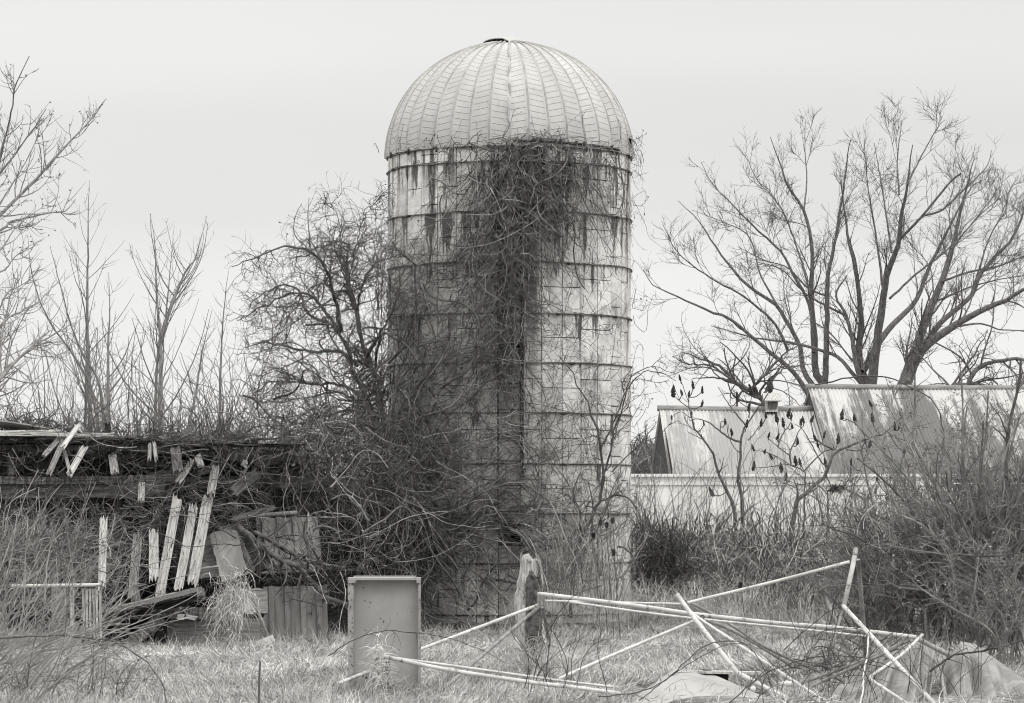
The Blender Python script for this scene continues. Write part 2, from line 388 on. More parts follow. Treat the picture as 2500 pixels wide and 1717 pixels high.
    for i in range(n):
        j = (i+1) % n; F4.append((0, 1+i, 1+j, 1+j)); F4.append((1+i, 1+n+i, 1+n+j, 1+j))
    me = bpy.data.meshes.new('roof_cap'); me.from_pydata(V, [], [tuple(dict.fromkeys(f)) for f in F4]); me.update()
    link('roof_cap', me, seam_mat, root)
    th = np.linspace(0, 2*math.pi, 40)
    Tubes().add(np.stack([SX+.36*np.cos(th), SY+.36*np.sin(th), 8.775+0*th], -1), .018, 4, tone=1).build('vent_collar', mt['lug'], root)
    # hoops with their lugs
    th = np.linspace(-math.pi, math.pi, 97)
    for k, z in enumerate([ZR-.01]+HOOPS):
        P = cyl(th, SR+.016, z+.006*np.sin(th*7+k*2)*(1 if k < 4 else .4)); P[-1] = P[0]
        h = Tubes().add(P, .0115, 5, tone=1).build('hoop', mt['hoop'], root)
        for a in ((-1.18, .47) if k % 2 else (-.9, .42, 1.02)):
            a += rs.uniform(-.05, .05)
            o = Tubes().add(cyl(np.linspace(a-.028, a+.028, 4), SR+.028, z-.008), [[.012, .019, .019, .012]], 6, tone=1, cap=True).build('hoop_lug', mt['lug'], None); o.parent = h
    # angle iron and bolts left over along the eave on the right
    e = Tubes().add(cyl(np.linspace(.03, 1.05, 20), SR+.05, 7.13-.04*np.linspace(0, 1, 20)), .018, 4, tone=1).build('eave_angle', mt['lug'], root)
    for a in (.06, .19, .24, .37, .41, .55, .62, .93):
        o = Tubes().add([cyl(np.array(a), SR+.05, 7.12-.04*a), cyl(np.array(a), SR+.05, 7.18-.05*a)], .022, 6, tone=1, cap=True).build('eave_bolt', mt['lug'], None); o.parent = e
    for g in range(-4, 5): Tubes().add([cyl(np.array(g*2*math.pi/ng*2+.02), SR+.04, 7.0), cyl(np.array(g*2*math.pi/ng*2+.02), SR+.03, 7.09)], .016, 5, tone=1).build('eave_bracket', mt['lug'], root)
    # ladder beside the doors
    lad = Tubes()
    lad.add(cyl(np.full(30, .098), SR+.08, np.linspace(2.25, 6.95, 30)), .026, 6, tone=1, cap=True)
    lad.add(cyl(np.full(30, -.088), SR+.06, np.linspace(1.6, 6.95, 30)), .009, 5, tone=1)
    lo = lad.build('ladder', mt['lug'], root)
    z = 1.75
    while z < 6.9:
        q = Tubes().add(cyl(np.linspace(-.088, .098, 3), SR+.07, z+rs.uniform(-.01, .01)), .010, 5, tone=1).build('rung', mt['lug'], None)
        q.parent = lo; z += .368
    for z in (6.45, 5.7): Tubes().add(cyl(np.linspace(-.1, .02, 2) if z > 6 else np.linspace(-.02, .1, 2)[::1], SR+.1, np.array([z-.15, z+.35]) if z > 6 else np.array([z+.55, z+.1])), .014, 5, tone=1).build('brace', mt['lug'], root)
    # footing curb
    Pf = []
    for r, z in ((SR+.10, -.1), (SR+.10, .10), (SR+.01, .12)): Pf.append([tuple(cyl(np.array(a), r, z)) for a in np.linspace(-math.pi, math.pi, 73)[:-1]])
    V = [p for row in Pf for p in row]; F = [(r*72+i, r*72+(i+1) % 72, (r+1)*72+(i+1) % 72, (r+1)*72+i) for r in range(2) for i in range(72)]
    link('footing', np_mesh('footing', V, F), simple('mossy_footing', .05, .18, 6), root)
build_silo()

# ------------------------------------------------------------------ vines growing on the silo
def vine_strands(n, pxc, pxs, y0, y1, Lr, dirx, dirz, wander, grav, K=12, out=.05, uni=False, outs=.5):
    """lines on the silo skin; returns world lines. pxc/pxs photo column spread, y0..y1 photo rows"""
    px = rng.uniform(pxc-pxs, pxc+pxs, n) if uni else rng.normal(pxc, pxs, n)
    px = np.clip(px, 955, 1532); py = rng.uniform(y0, y1, n)
    th = np.arcsin(np.clip((px-1243.5)/297, -.985, .985)); s = th*SR
    z = CZ+(HZ-py)/FPX*(SY-SR*np.cos(th))
    P = np.stack([s, out+np.abs(rng.normal(0, out, n)), z], -1)
    D = np.stack([rng.normal(dirx, .5, n), rng.normal(.0, .25, n)*outs, rng.normal(dirz, .35, n)], -1)
    L = rng.uniform(*Lr, n)
    q = curls(P, D, L, K, wander, grav)
    q[..., 1] = .02+.24*np.tanh(np.abs(q[..., 1]-.02)/.24)
    return q
def wrap(q):
    th = q[..., 0]/SR; r = SR+q[..., 1]; lim = 1.5
    ex = np.maximum(np.abs(th)-lim, 0)*np.sign(th); th2 = np.clip(th, -lim, lim)
    return np.stack([SX+r*np.sin(th2)+ex*SR*.8, SY-r*np.cos(th2), np.maximum(q[..., 2], .02)], -1)
def vine_plant(name, label, specs, mat, twigs, loc, rmain=.006):
    root = thing(name, loc, label, 'vine')
    main = Tubes(); fine = Tubes()
    for sp_ in specs:
        th_ = sp_.pop('r', rmain); tw = sp_.pop('tw', twigs)
        q = vine_strands(**sp_); rr = th_*rng.uniform(.5, 1.4, len(q))[:, None]*np.linspace(1, .5, q.shape[1])[None]
        main.add(wrap(q), rr, 5 if th_ > .01 else 3, tone=rng.choice([.6, .75, .9, 1.1] if th_ > .01 else [.6, .9, 1.3, 2.4], len(q), p=[.35, .35, .2, .1]))
        n = int(len(q)*tw*.62)
        if n:
            c, cr_ = spawn(q, rr, n, .1, 1, 1.0, .28, 6, .32, 0, .6, .5, .0034)
            c[..., 1] = .01+.30*np.tanh(np.abs(c[..., 1])/.30)
            fine.add(wrap(c), cr_, 3, tone=rng.choice([.6, 1, 1.5, 2.6], n, p=[.35, .35, .2, .1]))
            tips = wrap(c)[:, -1]; fine.specks(tips[rng.random(n) < .35], .022, .6)
    main.build('stem', mat, root)
    if fine.n: fine.build('tendril', mat, root)
S = dict
vine_plant('hanging_vine', 'dense dry vine clump hanging from the silo eave over the ladder', [
    S(n=120, pxc=1262, pxs=80, y0=345, y1=420, Lr=(.6, 2.3), dirx=0, dirz=-1.2, wander=.24, grav=-.12, K=16, out=.07),
    S(n=230, pxc=1226, pxs=36, y0=480, y1=950, Lr=(.5, 1.6), dirx=0, dirz=-1.2, wander=.22, grav=-.08, K=12, out=.05),
    S(n=200, pxc=1235, pxs=60, y0=420, y1=640, Lr=(.5, 1.6), dirx=0, dirz=-1, wander=.28, grav=-.08, K=12, out=.10),
    S(n=120, pxc=1345, pxs=60, y0=350, y1=520, Lr=(.4, 1.5), dirx=.1, dirz=-1, wander=.30, grav=-.08, K=12, out=.10),
    S(n=120, pxc=1232, pxs=36, y0=600, y1=860, Lr=(.4, 1.5), dirx=0, dirz=-1, wander=.25, grav=-.08, K=12, out=.06),
    S(n=120, pxc=1275, pxs=120, y0=345, y1=375, Lr=(.2, .6), dirx=0, dirz=.4, wander=.40, grav=-.10, K=10, out=.08),
    S(n=26, pxc=1265, pxs=90, y0=350, y1=480, Lr=(.8, 2.2), dirx=0, dirz=-1, wander=.28, grav=-.08, K=16, out=.14, r=.012, tw=4)],
    mt['vine_mid'], 2.6, (SX, SY-SR-.1, 0))
vine_plant('edge_vine', 'thin sparse vine wandering down the right side of the silo top', [
    S(n=75, pxc=1440, pxs=60, y0=350, y1=520, Lr=(.5, 1.7), dirx=.1, dirz=-.9, wander=.32, grav=-.05, K=12, out=.06, r=.004),
    S(n=70, pxc=1390, pxs=80, y0=480, y1=900, Lr=(.4, 1.2), dirx=.1, dirz=-.8, wander=.32, grav=-.03, K=10, out=.05, r=.004),
    S(n=14, pxc=1525, pxs=8, y0=330, y1=420, Lr=(.3, .6), dirx=1.5, dirz=.1, wander=.35, grav=-.08, K=10, out=.08, r=.003)],
    mt['vine_mid'], 2.0, (SX+SR, SY-.5, 0))
vine_plant('climbing_vine', 'thick tangled climbing vine covering the lower left of the silo', [
    S(n=230, pxc=1010, pxs=60, y0=720, y1=1500, Lr=(.5, 2.2), dirx=.1, dirz=.7, wander=.26, grav=.0, K=14, out=.16),
    S(n=210, pxc=1075, pxs=75, y0=760, y1=1420, Lr=(.5, 1.7), dirx=.4, dirz=.4, wander=.30, grav=-.03, K=14, out=.10),
    S(n=200, pxc=1140, pxs=75, y0=720, y1=1250, Lr=(.4, 1.5), dirx=.4, dirz=-.2, wander=.30, grav=-.03, K=12, out=.08),
    S(n=170, pxc=1050, pxs=80, y0=600, y1=800, Lr=(.4, 1.3), dirx=.3, dirz=.3, wander=.32, grav=-.04, K=12, out=.08, r=.004),
    S(n=46, pxc=1020, pxs=60, y0=850, y1=1500, Lr=(1.0, 3.0), dirx=.2, dirz=.9, wander=.20, grav=.0, K=18, out=.2, r=.018, tw=4)],
    mt['vine_mid'], 1.9, (SX-SR*.6, SY-SR, 0))
vine_plant('creeping_vine', 'wiry dark vine looping across the lower right face of the silo', [
    S(n=260, pxc=1320, pxs=120, y0=820, y1=1450, Lr=(.5, 1.7), dirx=.2, dirz=.4, wander=.34, grav=-.02, K=14, out=.06, r=.0045),
    S(n=150, pxc=1260, pxs=150, y0=1235, y1=1330, Lr=(.5, 1.6), dirx=.6, dirz=.1, wander=.26, grav=-.02, K=12, out=.12, r=.006),
    S(n=200, pxc=1150, pxs=110, y0=1080, y1=1480, Lr=(.4, 1.4), dirx=.2, dirz=.2, wander=.34, grav=-.02, K=12, out=.12, r=.006),
    S(n=40, pxc=1210, pxs=130, y0=1240, y1=1450, Lr=(.8, 2.2), dirx=.5, dirz=.2, wander=.26, grav=.0, K=14, out=.14, r=.014, tw=5),
    S(n=90, pxc=1380, pxs=90, y0=1000, y1=1500, Lr=(.4, 1.5), dirx=.0, dirz=1, wander=.22, grav=.02, K=12, out=.08, r=.004)],
    mt['vine_mid'], 2.4, (SX+.5, SY-SR, 0))

# ------------------------------------------------------------------ generic woody plant from hand-laid limbs
def woody(name, label, cat, limbs, base, mat, levels, group=None, K0=26, jit=.12, mat2=None, buds=None, sides=7, tone0=1.0, parts=('trunk', 'crown')):
    """limbs: list of (list of world points, r0, r1); levels: (n, t0, t1, ang, L, K, wander, grav, rr, rmin)"""
    root = thing(name, base, label, cat, group)
    P = np.stack([resample(l[0], K0, jit) for l in limbs]); R = np.stack([radii(l[1], l[2], K0, 1.0) for l in limbs])
    Tubes().add(P, R, sides, tone=tone0*rng.uniform(.85, 1.15, len(P))).build(parts[0], mat, root)
    cr_ = Tubes(); pp, pr = P, R
    allp, allr = P, R
    for i, (n, t0, t1, ang, L, K, wn, gv, rr, rmin) in enumerate(levels):
        q, r = spawn(pp, pr, n, t0, t1, ang, L, K, wn, gv, rr, .35, rmin)
        q[..., 2] = np.maximum(q[..., 2], .01)
        cr_.add(q, r, 5 if i == 0 else 3, tone=rng.uniform(.7, 1.35, n))
        pp, pr = q, r
        if buds and i >= len(levels)-2:
            m = int(n*buds[0]); j = rng.integers(0, n, m); kk = rng.integers(1, K, m)
            cr_.specks(q[j, kk]+rng.normal(size=(m, 3))*.008, buds[1], rng.uniform(*buds[2], m))
    cr_.build(parts[1], mat2 or mat, root)
    return root
def zl(x0, y0, sc, pts, Y, dY=0.0):
    """points read off an enlarged crop of the photo -> world, drifting dY in depth along the limb"""
    n = len(pts); return [W(x0+a/sc, y0+b/sc, Y+dY*i/max(n-1, 1)) for i, (a, b) in enumerate(pts)]

# vine-choked tree left of the silo
def left_tree():
    z = lambda pts, dY=0, Y=48.5: zl(500, 450, 2.28, pts, Y, dY)
    limbs = [
        (z([(1130, 2460), (1120, 2150), (1090, 1800), (1040, 1560), (985, 1200), (940, 1050), (905, 960), (870, 850), (845, 700), (800, 560), (770, 400)], 1), .14, .02),
        (z([(1100, 2460), (1060, 2000), (1000, 1600), (930, 1300), (900, 1200), (850, 1080), (800, 950), (760, 820), (700, 780), (640, 785), (560, 785)], -1), .12, .02),
        (z([(850, 1010), (750, 930), (600, 935), (450, 900), (320, 880), (230, 910)], -2), .05, .01),
        (z([(880, 1190), (780, 1120), (620, 1110), (480, 1100), (350, 1110), (250, 1190)], 1.5), .045, .01),
        (z([(760, 820), (735, 700), (700, 540), (640, 420), (560, 360), (430, 355), (300, 400), (150, 460)], -1.5), .05, .008),
        (z([(760, 820), (660, 700), (560, 600), (400, 640), (250, 720), (180, 760)], 2), .04, .008),
        (z([(700, 780), (575, 720), (530, 600), (450, 560), (300, 620), (240, 700)], 1), .035, .007),
        (z([(870, 850), (830, 650), (790, 480), (805, 350), (740, 320), (640, 350), (560, 380)], 2), .04, .007),
        (z([(905, 960), (950, 880), (1000, 790), (1050, 700), (1090, 560)], -2), .04, .01),
        (z([(845, 700), (880, 560), (940, 450), (1000, 420), (1090, 400)], -1.5), .03, .008),
        (z([(845, 700), (720, 330), (745, 200), (700, 120), (640, 105)], 0), .02, .004),
        (z([(800, 560), (850, 300), (910, 150), (985, 60)], -1), .018, .004),
        (z([(930, 1300), (800, 1260), (640, 1300), (520, 1330), (380, 1290), (280, 1340)], -1), .04, .01),
        (z([(1000, 1600), (900, 1400), (780, 1330), (640, 1390), (500, 1470), (300, 1480)], 1), .04, .01),
        (z([(985, 1200), (900, 1230), (740, 1160), (600, 1180), (430, 1210), (300, 1210)], 2), .035, .01)]
    limbs = [(l[0], l[1]*.62, l[2]*.7) for l in limbs]
    woody('vine_covered_tree', 'bushy leafless tree choked with vines leaning against the left of the silo', 'tree', limbs, (W(980, 1540, 48.5)[0], 48.5, 0), mt['vine'],
          [(420, .15, 1, .95, 1.25, 12, .27, -.01, .5, .006), (2900, .1, 1, 1.0, .62, 9, .34, -.04, .6, .0038), (6800, .2, 1, 1.0, .30, 6, .36, -.03, .7, .0026)],
          buds=(.15, .018, (.5, .9)))
left_tree()
# thicket of hanging stems at the foot of that tree, between barn ruin and silo
def tangle(name, label, n, cx, cy, sx, sy, Yc, Ys, Lr, mat, dirv=(0, 0, 0), dj=1.0, wn=.25, gv=-.02, r=.006, tw=1.5, K=12, kind=None, cat='shrub', tones=None, twL=.3, uni=False, group=None, zmin=.02, big=0):
    px = rng.uniform(cx-sx, cx+sx, n) if uni else rng.normal(cx, sx, n); py = rng.uniform(cy-sy, cy+sy, n) if uni else rng.normal(cy, sy, n)
    Y = Yc+rng.uniform(-Ys, Ys, n)
    P = np.stack([(px-1250)/FPX*Y, Y, CZ+(HZ-py)/FPX*Y], -1); P[:, 2] = np.maximum(P[:, 2], zmin)
    D = rng.normal(size=(n, 3))*dj+np.array(dirv)
    q = curls(P, D, rng.uniform(*Lr, n), K, wn, gv); q[..., 2] = np.maximum(q[..., 2], zmin)
    rr = r*rng.uniform(.5, 1.5, n)
    if big: rr[:big] *= 3
    rr = rr[:, None]*np.linspace(1, .5, K)[None]
    t = tones or [.6, .9, 1.4, 2.4]
    tb = Tubes().add(q, rr, 3, tone=rng.choice(t, n, p=[.35, .35, .2, .1]))
    m = int(n*tw)
    if m:
        c, cr_ = spawn(q, rr, m, .1, 1, .9, twL, 6, wn*1.2, gv, .6, .5, .0025); c[..., 2] = np.maximum(c[..., 2], zmin)
        tb.add(c, cr_, 3, tone=rng.choice(t, m, p=[.35, .35, .2, .1]))
    o = tb.build(name, mat); tag(o, label, cat, group, kind); return o
tangle('vine_thicket', 'dark matted vine thicket hanging between the ruined barn and the silo', 900, 955, 1230, 50, 140, 47.8, .8, (.6, 1.8), mt['vine_dark'], (0, 0, -.8), .45, .18, -.06, .007, 1.4, big=40, tones=[.7, 1.0, 1.8, 4.2])
tangle('bramble', 'dark bramble heap spilling over the right end of the ruined barn', 950, 760, 1120, 110, 75, 46.2, 1.2, (.5, 1.8), mt['vine_dark'], (.0, 0, -.3), .7, .24, -.05, .006, 2.0, big=30, tones=[.7, 1.1, 2.0, 4.5])
tangle('bramble', 'bramble hanging low over the ribbed metal siding sheets', 150, 840, 1340, 90, 75, 44.2, .7, (.5, 1.6), mt['vine_dark'], (.3, 0, -.3), .7, .22, -.03, .006, 2.2, big=12, tones=[.7, 1.3, 2.5, 5])

# ------------------------------------------------------------------ boards, boxes and sheets
def box_bm(V, F, c, s, rot=None):
    """append a box centred c with half sizes s"""
    b = len(V)
    for dx in (-1, 1):
        for dy in (-1, 1):
            for dz in (-1, 1):
                p = Vector((dx*s[0], dy*s[1], dz*s[2]))
                if rot is not None: p = rot @ p
                V.append(tuple(Vector(c)+p))
    for f in ((0, 1, 3, 2), (4, 6, 7, 5), (0, 4, 5, 1), (2, 3, 7, 6), (0, 2, 6, 4), (1, 5, 7, 3)): F.append(tuple(b+i for i in f))
def pymesh(name, V, F, mat, parent=None, smooth=False):
    me = bpy.data.meshes.new(name); me.from_pydata([tuple(v) for v in V], [], F); me.update()
    if smooth: me.polygons.foreach_set('use_smooth', [True]*len(me.polygons))
    return link(name, me, mat, parent)
def place(o, p0, p1, face=Vector((0, -1, 0)), roll=0.0):
    """stand a locally built piece (long axis Z, broad face -Y) between two world points"""
    z = (p1-p0).normalized(); x = z.cross(-face); x = x.normalized() if x.length > 1e-4 else Vector((1, 0, 0)); y = z.cross(x)
    M_ = Matrix((x, y, z)).transposed().to_4x4() @ Matrix.Rotation(roll, 4, 'Z'); M_.translation = p0; o.matrix_world = M_
    return o
def plank(p0, p1, w, th, mat, name='plank', label=None, cat='plank', group=None, jag=.05, seed=0, roll=0.0, parent=None, split=True):
    r = random.Random(seed*7+3); L = (p1-p0).length; nx, nz = 6, 14; V = []; F = []
    jb = [r.uniform(-jag, jag) for _ in range(nx+1)]; jt = [r.uniform(-jag*1.6, jag*.4) for _ in range(nx+1)]
    sag = r.uniform(-.07, .06) if L > 2 else 0; edge = [r.uniform(-.08, .03) for _ in range(nz+1)]; edge2 = [r.uniform(-.08, .03) for _ in range(nz+1)]; bow = r.uniform(-.02, .02)
    for side in (-1, 1):
        for k in range(nz+1):
            f = k/nz
            for i in range(nx+1):
                u = i/nx; xx = (u-.5)*w+sag*math.sin(math.pi*f*1.4)+(edge[k]*w*.4 if i == 0 else 0)-(edge2[k]*w*.4 if i == nx else 0)
                zz = f*L+jb[i]*(1-f)**6+jt[i]*f**6
                V.append((xx, side*th/2+bow*math.sin(math.pi*f)+r.uniform(-1, 1)*th*.06, zz))
    n = (nx+1)*(nz+1)
    I = lambda s, k, i: s*n+k*(nx+1)+i
    for k in range(nz):
        for i in range(nx):
            F.append((I(0, k, i), I(0, k, i+1), I(0, k+1, i+1), I(0, k+1, i))); F.append((I(1, k, i+1), I(1, k, i), I(1, k+1, i), I(1, k+1, i+1)))
        F.append((I(1, k, 0), I(0, k, 0), I(0, k+1, 0), I(1, k+1, 0))); F.append((I(0, k, nx), I(1, k, nx), I(1, k+1, nx), I(0, k+1, nx)))
    for i in range(nx):
        F.append((I(1, 0, i), I(1, 0, i+1), I(0, 0, i+1), I(0, 0, i))); F.append((I(0, nz, i), I(0, nz, i+1), I(1, nz, i+1), I(1, nz, i)))
    o = pymesh(name, V, F, mat); place(o, p0, p1, roll=roll)
    if parent is not None:
        M_ = o.matrix_world.copy(); o.parent = parent; o.matrix_world = M_; o.matrix_parent_inverse = Matrix.Translation(-Vector(parent.location)); o.matrix_basis = M_
    if label: tag(o, label, cat, group)
    return o
z4 = lambda a, b, Y: W(a/2.9014, 950+b/2.9014, Y)       # crop of the ruin
z5 = lambda a, b, Y: W(400+a/2.9014, 1100+b/2.9014, Y)
z6 = lambda a, b, Y: W(a/2.582, 1350+b/2.582, Y)

# ------------------------------------------------------------------ ruined barn on the left
def ruin():
    root = thing('ruined_barn', (-4.5, 47, 0), 'collapsed dark wooden barn overgrown with brambles left of the silo', 'barn')
    # back wall of dark boards with a broken uneven top
    r = random.Random(5); V = []; F = []
    x = -8.2
    while x < -2.2:
        w = r.uniform(.13, .2); top = 2.76+r.uniform(-.08, .02)-(.0 if x > -6.5 else .05); 
        if x > -3.4: top -= .25+.35*(x+3.4)
        box_bm(V, F, (x+w/2, 48.6+r.uniform(-.03, .03), top/2), (w/2+.003, .012, top/2)); x += w
    pymesh('back_wall', V, F, mt['black'], root)
    V = []; F = []; x = -8.2
    # sagging roof deck seen edge-on, tin and shingle layers at its left end
    nx = 30; rows = [(45.4, 0), (47.0, .12), (48.7, .05)]
    for top in (0, 1):
        for yy, up in rows:
            for i in range(nx+1):
                xx = -8.2+i/nx*5.3; sag = 2.66-.07*math.sin(i*.55)-.05*math.sin(i*1.9)+(.0 if i < 22 else -.025*(i-22))
                V.append((xx, yy+.08*math.sin(i*1.3), sag+up-.09*(1-top)))
    S3 = nx+1
    for j in (0, 1):
        for i in range(nx):
            a = j*S3+i; F.append((a, a+1, a+S3+1, a+S3)); b = a+3*S3; F.append((b, b+S3, b+S3+1, b+1))
    for i in range(nx): F.append((i, i+3*S3, i+3*S3+1, i+1)); a = 2*S3+i; F.append((a, a+1, a+1+3*S3, a+3*S3))
    pymesh('roof', V, F, mt['wood_dark'], root)
    def beam(a, b, h, d, mat, nm='beam', sd=1): return plank(a, b, h, d, mat, nm, jag=.03, seed=sd, parent=root)
    beam(z4(250, 405, 45.2), z4(1330, 400, 45.4), .19, .16, mt['wood_beam'], sd=2)
    beam(z4(1230, 395, 45.5), z4(2100, 480, 46.2), .17, .16, mt['wood_beam'], sd=3)
    beam(z4(-250, 640, 45.0), z4(1300, 640, 45.2), .10, .12, mt['wood_beam'], sd=4)
    beam(z4(-250, 715, 45.05), z4(1180, 705, 45.15), .24, .05, mt['wood_dark'], 'siding_board', 5)
    beam(z4(600, 690, 45.2), z4(2300, 650, 45.9), .15, .1, mt['wood_dark'], 'siding_board', 6)
    beam(z5(700, 230, 45.8), z5(1400, 250, 46.6), .17, .1, mt['wood_beam'], sd=7)
    beam(z5(750, 150, 46.0), z5(1330, 130, 46.6), .05, .08, mt['wood_dark'], 'siding_board', 8)
    for i, (a, b, w) in enumerate((((300, 430), (300, 1500), .12), ((820, 430), (830, 1450), .13), ((1250, 420), (1265, 1400), .18), ((1900, 480), (1890, 1100), .14))):
        beam(z4(*a, 45.9), z4(*b, 45.9), w, .12, mt['wood_dark'], 'post', 20+i)
    for i in range(34):
        x = r.uniform(-120, 2100); y = r.uniform(330, 520) if i % 3 else r.uniform(560, 900); L_ = r.uniform(90, 330); an = r.choice((r.uniform(-.25, .25), r.uniform(.9, 1.7), r.uniform(-.6, .6)))
        beam(z4(x, y, 45.15+r.uniform(0, .5)), z4(x+L_*math.cos(an), y-L_*math.sin(an)*.7, 45.3+r.uniform(0, .6)), r.uniform(.035, .11), .03, r.choice((mt['wood_dark'], mt['wood_beam'], mt['wood_beam'], mt['ply'])), 'broken_board', 200+i)
    for i in range(16):
        x = r.uniform(-200, 1900); y = 392+r.uniform(-38, 12)
        beam(z4(x, y, 45.0+r.uniform(-.1, .4)), z4(x+r.uniform(200, 600), y+r.uniform(-14, 14), 45.1+r.uniform(-.1, .4)), r.uniform(.02, .05), .2, r.choice((mt['black'], mt['wood_dark'], mt['wood_beam'])), 'roof_layer', 260+i)
    # lower front siding, mostly lost in the brambles
    V = []; F = []; x = -8.0
    while x < -5.1:
        w = r.uniform(.14, .2)
        if r.random() < .8: box_bm(V, F, (x+w/2, 46.4, 1.0), (w/2-.004, .012, 1.0+r.uniform(-.1, .1)))
        x += w
    while x < -2.4:
        w = r.uniform(.14, .2); box_bm(V, F, (x+w/2, 47.2, 1.1), (w/2-.004, .012, 1.1+r.uniform(-.1, .1))); x += w
    pymesh('front_siding', V, F, mt['black'], root)
ruin()
# flattened tin and boards on the roof's left end
G = 'loose roof sheets on the ruined barn'
plank(z4(-200, 225, 45.0), z4(330, 300, 45.4), .42, .02, mt['panel'], 'roof_sheet', 'pale bent roof sheet, uppermost at the left end of the ruin', 'roof sheet', G, seed=31, roll=1.35)
plank(z4(-200, 330, 44.9), z4(430, 318, 45.2), .30, .025, mt['wood'], 'roof_board', 'pale wide roof board lying flat under the bent sheet on the ruin', 'board', seed=32, roll=1.3)
plank(z4(-100, 318, 44.8), z4(815, 325, 45.1), .05, .04, mt['wood'], 'roof_batten', 'long thin pale batten sticking out along the ruin roof', 'batten', seed=33)
tangle('roof_debris', 'matted dark twigs piled on the left end of the ruin roof', 420, 60, 1050, 70, 14, 45.8, .7, (.2, .7), mt['vine_dark'], (.4, 0, 0), .5, .2, -.04, .006, 1.0, kind='stuff')
tangle('roof_debris', 'matted dark twigs lying along the ruin roof edge', 520, 400, 1075, 190, 8, 45.8, .8, (.2, .8), mt['vine_dark'], (.4, 0, 0), .5, .22, -.03, .005, 1.0, uni=True, kind='stuff')

PL = [((735, 905), (722, 1400), 50, 'wood', 'pale upright plank with a broken square top, leftmost in the brambles'),
      ((1005, 660), (1000, 800), 46, 'wood', 'short pale plank end under the long beam of the ruin'),
      ((980, 1005), (935, 1500), 64, 'wood', 'leaning grey plank between the leftmost upright and the knotted plank'),
      ((1088, 990), (1090, 1350), 66, 'wood', 'upright grey plank half hidden just left of the long white plank'),
      ((1370, 500), (1262, 660), 42, 'wood', 'slanting thin pale plank end above the long white plank'),
      ((1262, 750), (1130, 1470), 66, 'wood', 'long pale wavy plank leaning right, second from the bright pair'),
      ((1378, 800), (1265, 1405), 62, 'wood', 'deeply split pale plank, left one of the bright leaning pair'),
      ((1480, 740), (1360, 1390), 74, 'wood', 'brightest smooth plank, right one of the leaning pair'),
      ((1530, 540), (1492, 760), 58, 'wood', 'dull plank with slanted top above the bright leaning pair'),
      ((605, 405), (488, 612), 46, 'wood', 'short tilted pale plank with ragged top in the ruin gap'),
      ((795, 450), (815, 600), 56, 'wood', 'short upright pale plank stub under the top beam'),
      ((560, 250), (440, 420), 34, 'wood', 'splintered pale pole end rising over the ruin roof edge'),
      ((470, 330), (345, 605), 40, 'wood', 'slanting worn plank left of the short tilted plank'),
      ((420, 350), (310, 470), 34, 'wood', 'short splintered plank beneath the roof at the left'),
      ((1062, 385), (1058, 505), 24, 'wood', 'narrow upright stick under the top beam'),
      ((1092, 375), (1108, 505), 24, 'wood', 'narrow leaning stick beside the thin sapling trunk'),
      ((1400, 470), (1425, 545), 48, 'wood', 'small bright broken board end under the ruin roof'),
      ((1240, 415), (1262, 590), 70, 'wood_dark', 'wide dull board hanging under the ruin roof'),
      ((1835, 580), (1640, 740), 74, 'wood_dark', 'wide dark board slanting right of the black roof gap'),
      ((455, 430), (500, 600), 24, 'wood', 'thin crossed stick behind the splintered poles'),
      ((960, 1380), (975, 1520), 40, 'wood', 'low pale plank stub in the grass before the ruin'),
      ((1720, 520), (1745, 535), 44, 'wood', 'tiny bright board tip under the bramble heap')]
for i, (a, b, w, m_, lb) in enumerate(PL):
    Yt = 44.6 if a[1] > 620 else 44.95
    if i == 11: Yt = 44.7
    if i == 0: Yt = 42.5
    if m_ == 'wood' and i not in (0, 3, 5, 6, 7, 9, 11): m_ = 'wood_dull'
    plank(z4(*b, Yt-.35), z4(*a, Yt+.1), w/2.9014/FPX*44.7, .03, mt[m_], 'plank', lb, 'plank', 'loose planks of the ruined barn', jag=.035 if w < 50 else .06, seed=i)

# ribbed siding sheets
def ribbed(name, label, p00, p10, p01, nrib, mat, rot=0.0, round_bottom=False, dep=.055):
    """p00 bottom-left, p10 bottom-right, p01 top-left (world)"""
    ux = p10-p00; uz = p01-p00; nn = ux.cross(uz).normalized(); V = []; F = []; cols = []
    for k in range(nrib):
        c = (k+.5)/nrib; h = .09/nrib*1.6
        cols += [(c-h*1.7, 0), (c-h, 1), (c+h, 1), (c+h*1.7, 0)]
    cols = [(0, 0)]+cols+[(1, 0)]; nz = 10
    for th in (0, .006):
        for j in range(nz+1):
            f = j/nz
            for u, hgh in cols:
                zf = f
                if round_bottom and j == 0: zf = .06*(1 if (u < .06 or u > .94) else 0)
                V.append(tuple(p00+ux*u+uz*zf+nn*(hgh*dep-th+.012*math.sin(u*5+f*3))))
    n = len(cols); tot = n*(nz+1)
    for j in range(nz):
        for i in range(n-1):
            a = j*n+i; F.append((a, a+1, a+n+1, a+n)); a += tot; F.append((a, a+n, a+n+1, a+1))
    for j in range(nz):
        a = j*n; F.append((a, a+n, a+n+tot, a+tot)); a = j*n+n-1; F.append((a, a+tot, a+n+tot, a+n))
    for i in range(n-1):
        a = i; F.append((a, a+tot, a+tot+1, a+1)); a = nz*n+i; F.append((a, a+1, a+1+tot, a+tot))
    return tag(pymesh(name, V, F, mat), label, 'metal sheet')
ribbed('siding_sheet', 'ribbed grey metal sheet standing in the grass with rounded lower corners', z5(715, 1345, 44.4), z5(1165, 1340, 44.4), z5(705, 965, 44.55), 4, mt['panel'], round_bottom=True)
ribbed('siding_sheet', 'ribbed grey metal sheet, upper one above the dark gap beneath the brambles', z5(690, 850, 44.9), z5(1130, 840, 44.9), z5(650, 480, 45.1), 4, mt['panel'])
